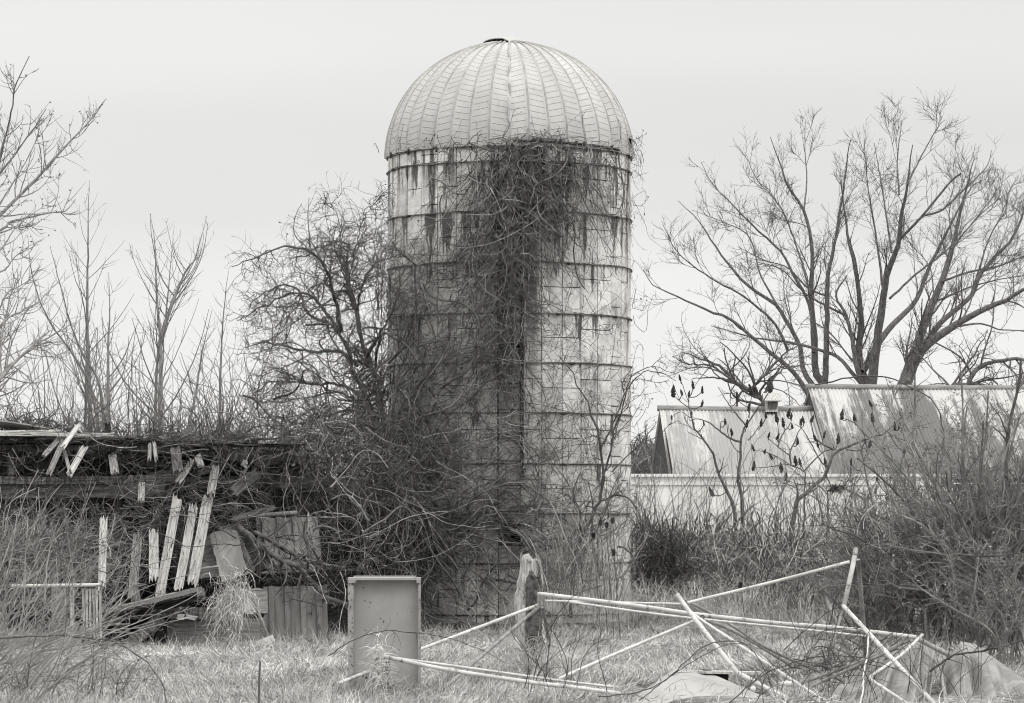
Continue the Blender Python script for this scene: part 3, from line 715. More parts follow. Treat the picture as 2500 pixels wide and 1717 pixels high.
tag(Tubes().add([z5(640, 462, 44.9), z5(945, 440, 44.9)], .03, 6, tone=1, cap=True).build('rail', mt['panel']), 'short round rail across the top of the upper ribbed sheet', 'rail')
tag(Tubes().add([z5(690, 868, 44.75), z5(1100, 852, 44.8)], .022, 6, tone=1, cap=True).build('rail', mt['panel']), 'thin round rail along the bottom edge of the upper ribbed sheet', 'rail')
plank(z5(480, 490, 44.4), z5(795, 398, 44.6), .075, .09, mt['wood_dark'], 'plank', 'dark plank with a pale edge poking up over the ribbed sheet', 'plank', seed=41)
plank(z5(700, 925, 44.9), z5(1180, 900, 45.0), .10, .1, mt['black'], 'sill_beam', 'black beam in the gap between the two ribbed sheets', 'beam', seed=42)  # black board set across the gap between the sheets
plank(z5(505, 905, 44.2), z5(415, 560, 44.7), .36, .015, mt['panel'], 'flat_sheet', 'flat grey sheet leaning left in the middle of the ruin', 'metal sheet', seed=43, jag=.01)
plank(z5(330, 900, 44.5), z5(300, 600, 44.9), .62, .015, mt['ply'], 'flat_sheet', 'wide dull board behind the bright leaning planks', 'board', seed=44, jag=.01)
plank(z5(610, 870, 44.3), z5(470, 545, 44.7), .17, .03, mt['wood_dark'], 'plank', 'dark grooved plank leaning beside the flat grey sheet', 'plank', seed=45, jag=.01)
plank(z5(660, 860, 44.5), z5(560, 520, 44.9), .22, .03, mt['black'], 'plank', 'black plank left of the upper ribbed sheet', 'plank', seed=46, jag=.01)
plank(z5(250, 835, 43.9), z5(425, 812, 43.9), .02, .02, mt['wood'], 'stick', 'short level stick between bright plank and flat sheet', 'stick', seed=47)
# fallen slab, its prop and the plywood box
plank(z6(630, 400, 43.2), z6(1290, 250, 43.3), .085, .9, mt['wood_dark'], 'fallen_slab', 'thick slumped slab of roof boards over the black hollow', 'roof slab', seed=51, roll=.10)
plank(z6(660, 378, 42.8), z6(1240, 238, 42.9), .03, .5, mt['wood_beam'], 'roof_board', 'thin dark board layered on top of the slumped slab', 'board', seed=54, roll=.12)
plank(z6(700, 425, 42.9), z6(1180, 330, 43.0), .045, .3, mt['wood_dark'], 'roof_board', 'ragged board hanging under the slumped slab', 'board', seed=55, roll=.1)
plank(z6(655, 370, 43.0), z6(1110, 250, 43.1), .035, .1, mt['wood'], 'board', 'pale narrow board lying on top of the fallen slab', 'board', seed=52)
plank(z6(760, 620, 42.6), z6(1030, 395, 42.9), .14, .05, mt['wood_beam'], 'plank', 'diagonal plank propped in front of the black hollow', 'plank', seed=53)
def hollow():  # black panels added to paint the dark of the cavity below the slab
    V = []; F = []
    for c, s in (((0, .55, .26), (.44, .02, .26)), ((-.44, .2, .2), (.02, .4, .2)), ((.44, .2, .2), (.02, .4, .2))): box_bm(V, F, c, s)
    o = pymesh('hollow_shade', V, F, mt['black']); c = z6(850, 640, 43.3); o.location = (c.x, 43.3, 0)
    tag(o, 'black panels put in as the dark shade of the hollow under the fallen slab', 'shade panels')
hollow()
def plybox():
    a, b = z6(1075, 640, 43.0), z6(1640, 640, 43.0); top = z6(1075, 415, 43.0).z
    root = thing('plywood_box', ((a.x+b.x)/2, 43.3, 0), 'long weathered plywood box standing open behind draped dead grass', 'box')
    V = []; F = []; box_bm(V, F, ((a.x+b.x)/2, 43.0, top/2), ((b.x-a.x)/2, .012, top/2)); pymesh('front_board', V, F, mt['ply'], root)
    V = []; F = []; box_bm(V, F, (a.x-.10, 43.35, top/2+.02), (.08, .33, top/2)); pymesh('end_board', V, F, mt['black'], root)
    V = []; F = []; box_bm(V, F, (b.x+.016, 43.35, top/2), (.014, .33, top/2)); pymesh('end_board', V, F, mt['ply'], root)
    V = []; F = []; box_bm(V, F, (a.x-.0, 42.95, top/2-.03), (.035, .035, top/2-.03)); pymesh('corner_post', V, F, mt['wood_dark'], root)
    plank(z6(1030, 372, 42.9), z6(1500, 392, 42.95), .15, .10, mt['wood_beam'], 'top_rail', seed=61, parent=root)
    plank(z6(1120, 405, 42.8), z6(1165, 405, 42.8), .07, .08, mt['wood'], 'block', seed=62, jag=.01, parent=root)
    plank(z6(1170, 400, 42.8), z6(1245, 415, 42.8), .05, .08, mt['wood'], 'block', seed=63, jag=.02, parent=root)
plybox()
plank(z6(1590, 380, 43.6), z6(1590, 225, 43.8), .40, .03, mt['ply'], 'board', 'grey grooved board standing behind the plywood box', 'board', seed=64, jag=.02)
# bent tube frame standing in the grass
def tubeframe():
    root = thing('tube_frame', z5(560, 1330, 42.7), 'bent steel tube frame like an old walker hung with dead grass', 'tube frame')
    m = simple('worn_grey_tube', .16, .30, 12, rough=.6)
    f = lambda pts, Y: [z5(a, b, Y) for a, b in pts]
    Tubes().add(resample(f([(505, 1330), (508, 1010), (515, 955), (545, 940), (585, 945), (610, 985), (740, 1325)], 42.5), 30), .016, 7, tone=1).build('front_hoop', m, root)
    Tubes().add(resample(f([(350, 1340), (372, 1200), (388, 1050), (410, 1025), (470, 1022)], 42.9), 20), .016, 7, tone=1).build('rear_hoop', m, root)
    Tubes().add(f([(478, 987), (698, 987)], 42.7), .014, 6, tone=1, cap=True).build('crossbar', m, root)
tubeframe()
V = []; F = []; c = z5(718, 1345, 42.2); box_bm(V, F, (c.x, c.y, .1), (.115, .05, .045), Matrix.Rotation(-.38, 3, 'Y'))
tag(pymesh('block', V, F, mt['white']), 'small bright white block lying in the grass by the tube frame', 'block')
# slatted crate and rails on the far left
def slat():
    a = W(213, 1555, 41.5)
    root = thing('slatted_pallet', (a.x, 41.5, 0), 'slatted wooden pallet standing on edge behind pale stems at far left', 'pallet')
    for i in range(6):
        x = 205+i*8.2; plank(W(x, 1556, 41.5), W(x-2, 1438, 41.5), .026, .02, mt['wood'], 'slat', seed=70+i, jag=.01, parent=root)
    V = []; F = []; box_bm(V, F, (a.x+.08, 41.56, .32), (.14, .012, .3)); pymesh('backing', V, F, mt['wood_dark'], root)
    for zz in (.12, .58): V = []; F = []; box_bm(V, F, (a.x+.08, 41.525, zz), (.15, .012, .025)); pymesh('crosspiece', V, F, mt['wood_dark'], root)
slat()
plank(W(147, 1560, 41.9), W(145, 1435, 41.9), .19, .03, mt['ply'], 'board', 'square weathered board panel left of the slatted pallet', 'board', seed=80)
plank(W(176, 1560, 41.6), W(176, 1430, 41.6), .05, .05, mt['wood'], 'post', 'short square post between the board panel and the slatted pallet', 'post', seed=81)
tag(Tubes().add([W(30, 1431, 41.4), W(245, 1428, 41.4)], .022, 7, tone=1, cap=True).build('rail', mt['paint']), 'pale round rail lying across the pallet and board panel at far left', 'rail')

# ------------------------------------------------------------------ steel cabinet shell
def cabinet():
    Yc = 32.2; L, Rt = (849-1250)/FPX*Yc, (1027-1250)/FPX*Yc; top = CZ+(HZ-1411)/FPX*Yc; cx = (L+Rt)/2; w = (Rt-L)/2
    root = thing('steel_tray', (cx, Yc, 0), 'tall grey steel tray with raised rims standing on end, flecked with rust', 'steel tray')
    def bx(nm, c, s, m=mt['rustedge'], b=.004):
        V = []; F = []; box_bm(V, F, (0, 0, 0), s); o = pymesh(nm, V, F, m, root); o.location = Vector(c)-Vector(root.location)
        md = o.modifiers.new('bevel', 'BEVEL'); md.width = b; md.segments = 2; return o
    # rim pieces butt against each other; panel set back between them
    bx('back_panel', (cx+.02, Yc+.10, top/2-.01), (w-.025, .004, top/2-.012), mt['steel'])
    bx('side_flange', (L+.028, Yc-.0, top/2-.005), (.028, .003, top/2-.006))
    bx('side_rim', (L+.059, Yc+.05, top/2-.006), (.003, .047, top/2-.008))
    bx('side_rim', (Rt-.004, Yc+.05, top/2-.006), (.004, .047, top/2-.008))
    bx('side_flange', (Rt-.016, Yc-.0, top/2-.005), (.008, .003, top/2-.006))
    bx('top_rim', (cx, Yc+.045, top+.000), (w, .055, .004), mt['steel'])
    bx('top_lip', (cx, Yc-.012, top-.012), (w, .003, .012), mt['steel'])
    bx('rear_lip', (cx, Yc+.11, top+.006), (w-.05, .003, .012), mt['steel'])
    for k in range(5):
        o = Tubes().add([(L+.028, Yc-.008, .12+k*.24), (L+.028, Yc+.0, .12+k*.24)], .007, 8, tone=1, cap=True).build('bolt_head', mt['lug'], root)
    bx('corner_block', (L+.045, Yc-.018, top-.035), (.038, .004, .018), mt['rustedge'])
    bx('corner_block', (Rt-.02, Yc-.018, top-.035), (.02, .004, .018), mt['rustedge'])
cabinet()

# ------------------------------------------------------------------ split post
def post(name, label, pts, w, Yp, matw, matb, seed=1, lean=0.0):
    """pts: (row px y, centre px x, half width px) from top down"""
    r = random.Random(seed); n = 28; rows = 40; V = []; F = []; T = []
    ys = [p[0] for p in pts]; tops = []
    for j in range(rows+1):
        y = ys[0]+(ys[-1]-ys[0])*j/rows; cx = np.interp(y, ys, [p[1] for p in pts]); hw = np.interp(y, ys, [p[2] for p in pts])*Yp/FPX
        for i in range(n):
            a = i*2*math.pi/n; k = 1+.10*math.sin(3*a+j*.22+seed)+.07*math.sin(7*a-j*.5)+r.uniform(-.03, .03)
            p = W(cx, y, Yp); zz = p.z+(.03*math.sin(5*a+seed)+.045*math.cos(a+2.2) if j == 0 else 0)
            V.append((p.x+hw*k*math.sin(a), Yp-hw*.8*k*math.cos(a), zz))
    for j in range(rows):
        for i in range(n): F.append((j*n+i, (j+1)*n+i, (j+1)*n+(i+1) % n, j*n+(i+1) % n))
    F.append(tuple(range(n)))
    return V, F, n
def stump():
    Yp = 38.0
    root = thing('broken_post', (W(1300, 1600, Yp)[0], Yp, 0), 'thick splintered old wooden post standing behind the pipe frame', 'post')
    V, F, n = post('p', '', [(1362, 1291, 21), (1380, 1292, 20), (1400, 1291, 21), (1420, 1286, 22), (1440, 1286, 22), (1460, 1282, 25), (1500, 1284, 28), (1560, 1295, 26), (1620, 1300, 27)], 0, Yp, None, None, 4)
    o = pymesh('post', V, F, mt['stump'], root, smooth=True)
    # peeling bark plate on the right-hand face, proud of the wood
    V2 = []; F2 = []; rr = random.Random(8); rows, cols = 26, 8
    for j in range(rows+1):
        y = 1400+(1625-1400)*j/rows; cx = np.interp(y, [1400, 1440, 1500, 1560, 1620], [1297, 1300, 1303, 1303, 1306])
        for i in range(cols+1):
            u = i/cols; hw = np.interp(y, [1400, 1412, 1450, 1520, 1620], [7, 15, 17, 20, 24]); x = cx+(u-.5)*2*hw+rr.uniform(-2, 2)*(i in (0, cols))
            p = W(x, y+(rr.uniform(-9, 9) if j == 0 else 0), Yp); V2.append((p.x, Yp-.125-.03*math.sin(math.pi*u)+rr.uniform(-.008, .008), p.z))
    for j in range(rows):
        for i in range(cols): a = j*(cols+1)+i; F2.append((a, a+cols+1, a+cols+2, a+1))
    b = pymesh('bark', V2, F2, mt['stumpbark'], root, smooth=True); md = b.modifiers.new('s', 'SOLIDIFY'); md.thickness = .02
    for i, (a, c, w) in enumerate((((1318, 1375), (1326, 1430), .02), ((1312, 1362), (1322, 1392), .025), ((1308, 1358), (1316, 1375), .02))):
        plank(W(c[0], c[1], Yp-.06), W(a[0], a[1]-8, Yp-.06), w, .02, mt['stump'], 'splinter', seed=90+i, jag=.02, parent=root)
stump()

# ------------------------------------------------------------------ toppled pipe frames
def pipes():
    def pl(pts, Y0, Y1): n = len(pts); return [W(a, b, Y0+(Y1-Y0)*i/(n-1)) for i, (a, b) in enumerate(pts)]
    def pipe(nm, pts, Y0, Y1, d, mat, root=None, K=None, bend=False, label=None, group=None):
        P = pl(pts, Y0, Y1); Ym = (Y0+Y1)/2; r = d/2/FPX*Ym
        P = resample(P, K or 3*len(P)) if not bend else np.array([list(p) for p in P])
        o = Tubes().add(P, r, 12, tone=1, cap=True).build(nm, mat, root)
        e = None
        if label: tag(o, label, 'pipe', group)
        return o
    A = thing('swing_frame', W(1320, 1600, 35), 'white toppled swing frame, its long top rail resting by the old post', 'pipe frame')
    pipe('top_rail', [(1319, 1475), (1317, 1462), (1321, 1454), (1332, 1452), (1560, 1480), (1692, 1499), (1900, 1522), (2041, 1533), (2237, 1556)], 35, 33.8, 10.5, mt['paint'], A, K=60)
    pipe('brace_rail', [(1331, 1467), (1500, 1471), (1666, 1475)], 35.2, 35.4, 5.5, mt['paint'], A)
    pipe('brace_rail', [(1378, 1468), (1560, 1494), (1692, 1510), (1900, 1531), (2116, 1554)], 35.0, 34.0, 6, mt['paint'], A)
    pipe('leg', [(1318, 1476), (1100, 1558), (972, 1607), (900, 1639), (830, 1668)], 35, 31.3, 8.5, mt['paint'], A)
    pipe('leg', [(1317, 1481), (1230, 1555), (1146, 1628), (1085, 1680)], 35, 31.3, 8.5, mt['paint_dark'], A)
    pipe('leg', [(1324, 1481), (1334, 1530), (1342, 1585)], 35.1, 37.5, 9, mt['paint_dark'], A)
    B = thing('lower_pipe_frame', W(1200, 1690, 32.5), 'pair of white pipes lying low in the grass before the steel tray', 'pipe frame')
    pipe('thick_pipe', [(937, 1603), (1101, 1637), (1324, 1670), (1366, 1674), (1515, 1694)], 30.8, 31.0, 10.5, mt['paint'], B)
    pipe('thin_pipe', [(965, 1607), (1150, 1632), (1366, 1662), (1510, 1679)], 31.2, 31.4, 6.5, mt['paint'], B)
    pipe('cross_pipe', [(1692, 1517), (1500, 1598), (1364, 1658)], 34.6, 31.6, 8, mt['paint'], B)
    Cc = thing('leaning_pipe_frame', W(1850, 1690, 33), 'white pipe frame leaning over the tarp with its bent leg standing up', 'pipe frame')
    pipe('thick_leg', [(1654, 1454), (1705, 1522), (1804, 1648)], 33.6, 32.0, 11.5, mt['paint'], Cc, bend=True)
    pipe('thick_leg', [(1806, 1646), (1900, 1695), (1990, 1742)], 31.98, 29.9, 12, mt['paint'], Cc, bend=True)
    pipe('thin_leg', [(1660, 1460), (1692, 1499), (1796, 1569), (1951, 1672), (2030, 1722)], 33.8, 31.0, 7.5, mt['paint'], Cc)
    pipe('brace', [(1679, 1472), (1900, 1418), (2074, 1372)], 34, 33.6, 8, mt['paint'], Cc)
    pipe('upright', [(2090, 1339), (2082, 1382), (2060, 1482)], 33.4, 33.2, 12, mt['paint'], Cc, bend=True)
    pipe('lower_leg', [(2059, 1480), (2125, 1551), (2282, 1720)], 33.2, 29.9, 11, mt['paint'], Cc, bend=True)
    pipe('rear_upright', [(2095, 1366), (2106, 1500), (2117, 1640)], 34.2, 34.8, 11, mt['paint_dark'], Cc)
    g = 'loose grey pipes of the fallen frames'
    pipe('loose_pipe', [(1665, 1462), (1760, 1510), (1875, 1584), (2002, 1641)], 35, 34, 7, mt['paint_dark'], label='thin dark pipe slanting behind the white frame to the tarp edge', group=g)
    pipe('loose_pipe', [(1720, 1512), (1800, 1545), (1932, 1625)], 35.2, 34.4, 9, mt['paint_dark'], label='thick dark pipe with a cut end slanting below the long rail', group=g)
    pipe('loose_pipe', [(2015, 1458), (2044, 1527), (2098, 1650)], 35, 34.6, 10, mt['paint_dark'], label='dark pipe leaning left with its top free before the brush', group=g)
    pipe('loose_pipe', [(2056, 1491), (2040, 1550), (2014, 1632)], 35.4, 34.8, 7, mt['paint_dark'], label='dull thin pipe crossing the left-leaning dark pipe', group=g)
    pipe('loose_pipe', [(2222, 1563), (2100, 1615), (1950, 1672), (1914, 1693)], 33, 33, 8, mt['paint_dark'], label='grey pipe rising right from the grass to the rail end', group=g)
    pipe('loose_pipe', [(2190, 1582), (2060, 1640), (1930, 1700)], 32.8, 32.8, 8, mt['paint_dark'], label='grey pipe lying just below the one that reaches the rail end', group=g)
    pipe('loose_pipe', [(2243, 1561), (2318, 1600)], 33.6, 33.0, 12, mt['paint_dark'], label='thick rusty grey pipe end resting on the tarp peak', group=g)
    pipe('loose_pipe', [(1750, 1535), (1830, 1590), (1950, 1700), (1985, 1730)], 34.3, 33, 6, mt['paint_dark'], label='thin grey pipe running down between the two white legs', group=g)
    pipe('loose_pipe', [(2035, 1652), (2085, 1675)], 33.4, 33.2, 9, mt['paint_dark'], label='short dark pipe stub beside the tarp edge', group=g)
    pipe('bent_tube', [(2252, 1550), (2200, 1600), (2140, 1642), (2126, 1658), (2160, 1682), (2225, 1725)], 32.2, 29.9, 8, mt['paint'], label='thin white bent tube lying over the folded tarp')
    tag(Tubes().add(resample(pl([(2120, 1555), (2117, 1600), (2108, 1650), (2106, 1690), (2098, 1730)], 32.6, 29.9), 20, .02), .007, 6, tone=1).build('rope', mt['white']), 'white cord hanging down from the long rail past the bent leg', 'cord')
    o = Tubes().add(resample([W(1714, 1507, 33.7)+Vector((.02*math.cos(t), -.05, .02*math.sin(t))) for t in np.linspace(0, 6.2, 9)], 20), .006, 6, tone=1).build('eye_bolt', mt['lug'], A)
pipes()

# ------------------------------------------------------------------ tarps and flat sheet
def drape(name, label, ridge, foot, Yr, Yf, folds, amp, mat, nu=90, nv=26, seed=0):
    """ridge / foot: (px x, px y) polylines left to right"""
    r = random.Random(seed); V = []; F = []
    rx, ry = [p[0] for p in ridge], [p[1] for p in ridge]; fx, fy = [p[0] for p in foot], [p[1] for p in foot]
    for j in range(nv+1):
        f = j/nv
        for i in range(nu+1):
            u = i/nu; k = u*(len(ridge)-1); a = np.interp(k, range(len(rx)), rx); b = np.interp(k, range(len(ry)), ry)
            k2 = u*(len(foot)-1); c = np.interp(k2, range(len(fx)), fx); d = np.interp(k2, range(len(fy)), fy)
            Y = Yr+(Yf-Yr)*f; p0 = W(a, b, Yr); p1 = W(c, d, Yf); p = p0.lerp(p1, f); p.z -= .05*math.sin(math.pi*f)
            fold = sum(am*math.sin(fr*u+ph+sh*f) for fr, am, ph, sh in folds)
            sharp = abs(math.sin(folds[0][0]*.5*u+folds[0][2]))
            V.append((p.x+.03*fold*f, p.y+1.3*amp*(abs(math.sin(folds[0][0]*.62*u+folds[0][2]+.5*f))**.45-1)*(-.12-.88*f)-amp*(.5*fold*(.25+.75*f))+r.uniform(-.002, .002), max(p.z+amp*.25*fold*math.sin(math.pi*f), -.05)))
    for j in range(nv):
        for i in range(nu): a = j*(nu+1)+i; F.append((a, a+nu+1, a+nu+2, a+1))
    o = tag(pymesh(name, V, F, mat, smooth=True), label, 'tarp', 'folded tarps over the heap')
    md = o.modifiers.new('s', 'SOLIDIFY'); md.thickness = .006
    return o
drape('tarp', 'pale tarp in deep folds draped over the rail end, left part of the heap', [(2070, 1650), (2140, 1602), (2205, 1568), (2240, 1555), (2262, 1565), (2284, 1590)], [(1980, 1740), (2060, 1745), (2130, 1748), (2190, 1750), (2240, 1748), (2262, 1745)], 34.2, 30.3, [(19, .6, 0, 1.2), (37, .35, 1, -1), (61, .15, 2, 2)], .36, mt['tarp'], seed=1)
drape('tarp', 'pale tarp in deep folds spread under the brush, right part of the heap', [(2286, 1600), (2312, 1612), (2345, 1566), (2380, 1572), (2430, 1608), (2490, 1648), (2550, 1690)], [(2305, 1750), (2340, 1752), (2385, 1752), (2430, 1752), (2480, 1752), (2530, 1752), (2600, 1752)], 34.2, 30.3, [(23, .6, 1, 1.0), (41, .35, 0, -1), (67, .15, 1, 2)], .36, mt['tarp'], seed=2)
def sheet():
    P = [W(1520, 1722, 31.2), W(1652, 1630, 33.0), W(1722, 1638, 33.4), W(1890, 1712, 31.6), W(1870, 1745, 30.6), W(1530, 1745, 30.4)]
    V = [tuple(p) for p in P]+[tuple(p-Vector((0, 0, .02))) for p in P]; n = len(P)
    F = [tuple(range(n-1, -1, -1)), tuple(range(n, 2*n))]+[(i, (i+1) % n, n+(i+1) % n, n+i) for i in range(n)]
    tag(pymesh('flat_board', V, F, mt['sheet']), 'flat dusty grey board lying tilted in the grass under the pipes', 'board')
    V = []; F = []; c = W(1745, 1650, 33.3); box_bm(V, F, c, (.13, .1, .05), Matrix.Rotation(.1, 3, 'Y')); tag(pymesh('dark_box', V, F, mt['black']), 'small dark flat box behind the flat dusty board', 'box')
    V = []; F = []; c = W(1785, 1642, 33.2); box_bm(V, F, c, (.32, .12, .012), Matrix.Rotation(.02, 3, 'Y')); tag(pymesh('thin_board', V, F, mt['wood']), 'thin pale board lying over the small dark box', 'board')
    for nm, px, py, s, lb in (('foam_scrap', 1920, 1670, (.09, .05, .03), 'crumpled white foam scrap by the thick white leg'), ('foam_scrap', 1838, 1683, (.03, .03, .03), 'small white foam crumb left of the larger scrap')):
        c = W(px, py, 32.6); V = []; F = []; r = random.Random(px)
        for j in range(7):
            for i in range(12):
                a = i*math.pi/6; b = -math.pi/2+math.pi*j/6; k = 1+r.uniform(-.15, .15)
                V.append((c.x+s[0]*k*math.cos(b)*math.cos(a), c.y+s[1]*k*math.cos(b)*math.sin(a), c.z+s[2]*k*math.sin(b)))
        for j in range(6):
            for i in range(12): F.append((j*12+i, j*12+(i+1) % 12, (j+1)*12+(i+1) % 12, (j+1)*12+i))
        tag(pymesh(nm, V, F, mt['white'], smooth=True), lb, 'scrap')
sheet()

# ------------------------------------------------------------------ far farm buildings
def roofmat(name, light, dark, bias, seed):
    m, t, b = newmat(name, .6, 0, .35); nb = NB(t); uvn = nb.n('ShaderNodeUVMap').outputs[0]; s = nb.n('ShaderNodeSeparateXYZ'); nb.l(uvn, s.inputs[0]); v = s.outputs[1]
    band = nb.noise(uvn, 1, 2, .5, (1.1, .05, 1), (seed, 0, 0)); fine = nb.noise(uvn, 1, 6, .85, (9, .35, 1), (seed, 3, 0)); blotch = nb.noise(uvn, 2.0, 5, .7, (1.2, 1, 1), (0, seed, 0))
    k = nb.math('ADD', nb.math('MULTIPLY', band, .95), nb.math('MULTIPLY', fine, .85)); k = nb.math('ADD', k, nb.math('MULTIPLY', blotch, .15))
    k = nb.math('ADD', k, nb.math('MULTIPLY', v, bias)); w = nb.step(k, .94, 1.07)
    lt = nb.lerp(nb.step(fine, .3, .7), light*.88, light*1.08); base = nb.lerp(w, lt, dark)
    nb.l(nb.color(base), b.inputs['Base Color']); return m
def barn(name, label, x0, x1, Yr, zr, Ye, ze, Yb, mat, light, ends=True, seed=1):
    root = thing(name, ((x0+x1)/2, (Ye+Yb)/2, 0), label, 'barn'); pitch = .085; n = int((x1-x0)/pitch)*6; xs = np.linspace(x0, x1, n+1)
    wave = .011*np.cos((xs-x0)/pitch*2*math.pi)
    for nm, ya, za in (('front_roof', Ye, ze), ('rear_roof', Yb, ze)):
        rows = []; uvr = []
        for j, f in enumerate((0, .33, .66, 1)):
            y = Yr+(ya-Yr)*f; z = zr+(za-zr)*f; sag = -.03*np.sin((xs-x0)*.5)*(f < .5)
            rows.append(np.stack([xs, y+0*xs-wave*.5*np.sign(Yr-ya), z+wave+sag], -1)); uvr.append(f*abs(math.hypot(ya-Yr, za-zr)))
        V = np.concatenate(rows); i = (np.arange(3)[:, None]*(n+1)+np.arange(n)[None]).ravel(); F = np.stack([i, i+1, i+n+2, i+n+1], -1)
        uv = np.stack([np.tile(xs, 4), np.repeat(uvr, n+1)], -1)[F.ravel()]
        o = link(nm, np_mesh(nm, V, F, None, uv, smooth=False), mat, root)
    tb = Tubes().add([(x0-.05, Yr, zr+.03), ((x0+x1)/2, Yr, zr-.01), (x1, Yr, zr+.03)], .07, 8, tone=1, cap=True); tb.build('ridge_cap', mt['trim'], root)
    V = []; F = []
    # gable boards
    r = random.Random(3); yy = Ye+.15; 
    while yy < Yb-.2:
        w = .2; t = 1-abs(yy+w/2-Yr)/max(Yr-Ye, Yb-Yr)*1.0; h = ze+(zr-ze)*max(0, t)-.10; box_bm(V, F, (x0+.06, yy+w/2, h/2), (.012, w/2-.004, h/2)); yy += w
    pymesh('gable_wall', V, F, mt['black'], root)
    V = []; F = []; box_bm(V, F, ((x0+x1)/2, Ye+.25, ze/2-.05), ((x1-x0)/2-.1, .06, ze/2-.06)); pymesh('front_wall', V, F, mt['wood_dark'], root)
    return root
m1 = roofmat('galvanised_roof', .48, .27, .03, 3.0); m2 = roofmat('peeling_painted_roof', .48, .11, .035, 8.3)
lb = barn('left_barn', 'long low barn with pale corrugated roof and small wooden cupola', 3.43, 7.6, 77.2, 4.09, 72.2, 2.42, 83.2, m1, .4, seed=1)
rb = barn('right_barn', 'taller barn with peeling streaky corrugated roof behind the right brush', 6.96, 14.5, 78, 4.62, 71.9, 2.43, 84, m2, .4, seed=2)
def cupola():
    c = W(1885, 985, 76.9); root = lb; V = []; F = []
    box_bm(V, F, (c.x, 77.0, 4.18), (.14, .14, .16)); pymesh('cupola', V, F, mt['wood'], root)
    cp = [o for o in bpy.data.objects if o.name == 'cupola'][0]
    V = []; F = [(0, 1, 2, 3), (4, 7, 6, 5), (0, 4, 5, 1), (3, 2, 6, 7), (0, 3, 7, 4), (1, 5, 6, 2)]
    V = [(-.21, -.24, 4.40), (.21, -.24, 4.40), (.21, 0, 4.56), (-.21, 0, 4.56), (-.21, .24, 4.40), (.21, .24, 4.40), (.21, .0, 4.57), (-.21, 0, 4.57)]
    V = []; F = []; nn_ = 6
    for s_ in (-1, 1):
        b = len(V); V += [(c.x-.21, 77.0+s_*.25, 4.29), (c.x+.21, 77.0+s_*.25, 4.29), (c.x+.21, 77.0, 4.465), (c.x-.21, 77.0, 4.465), (c.x-.21, 77.0+s_*.25, 4.265), (c.x+.21, 77.0+s_*.25, 4.265), (c.x+.21, 77.0, 4.43), (c.x-.21, 77.0, 4.43)]
        F += [tuple(b+i for i in f) for f in ((0, 1, 2, 3), (4, 7, 6, 5), (0, 4, 5, 1), (1, 5, 6, 2), (3, 2, 6, 7), (0, 3, 7, 4))]
    o = pymesh('cupola_roof', V, F, mt['wood']); o.parent = cp
    V = []; F = []; box_bm(V, F, (c.x+.0, 76.84, 4.18), (.105, .01, .09)); o = pymesh('louver', V, F, mt['wood_dark']); o.parent = cp
cupola()
def shed():
    z1 = CZ+(HZ-1163)/FPX*70
    root = thing('white_shed', (6, 71, 0), 'long low white sided building in front of the corrugated barns', 'building')
    V = []; F = []; xl, xr = 2.0, 9.3; h = (z1-.012)/6; z = 0.0; r = random.Random(2)
    while z < z1-.1: box_bm(V, F, ((xl+xr)/2, 70+.003*(int(z/h+.5) % 2), z+h/2), ((xr-xl)/2, .02, h/2-.0005)); z += h
    pymesh('siding', V, F, mt['whitewall'], root)
    V = []; F = []; box_bm(V, F, ((xl+xr)/2, 70.0, z1+.02), ((xr-xl)/2+.1, .09, .03)); box_bm(V, F, ((xl+xr)/2, 69.955, z1-.17), ((xr-xl)/2, .012, .012)); pymesh('eave_trim', V, F, mt['whitewall'], root)
    V = []; F = []; box_bm(V, F, ((xl+xr)/2, 72.2, z1-.02), ((xr-xl)/2, 2.1, .02)); pymesh('roof', V, F, mt['trim'], root)
    V = []; F = []; box_bm(V, F, (xr-.02, 72.1, z1/2-.04), (.03, 2.0, z1/2-.05)); pymesh('end_wall', V, F, mt['whitewall'], root)
    # white rails near its right end
    tag(Tubes().add([W(2010, 1255, 66), W(2200, 1262, 66)], .035, 6, tone=1, cap=True).build('white_rail', mt['white']), 'pale level rail showing through the brush below the white building', 'rail')
    tag(Tubes().add([W(2196, 1262, 66), W(2196, 1330, 66)], .05, 6, tone=1, cap=True).build('white_post', mt['white']), 'short white post under the end of the pale rail in the brush', 'post')
    V = []; F = []; c = W(1549, 1330, 52.5); box_bm(V, F, (c.x, 52.5, .62), (.018, .02, .62)); tag(pymesh('white_stake', V, F, mt['white']), 'thin white stake beside the right foot of the silo', 'stake')
shed()

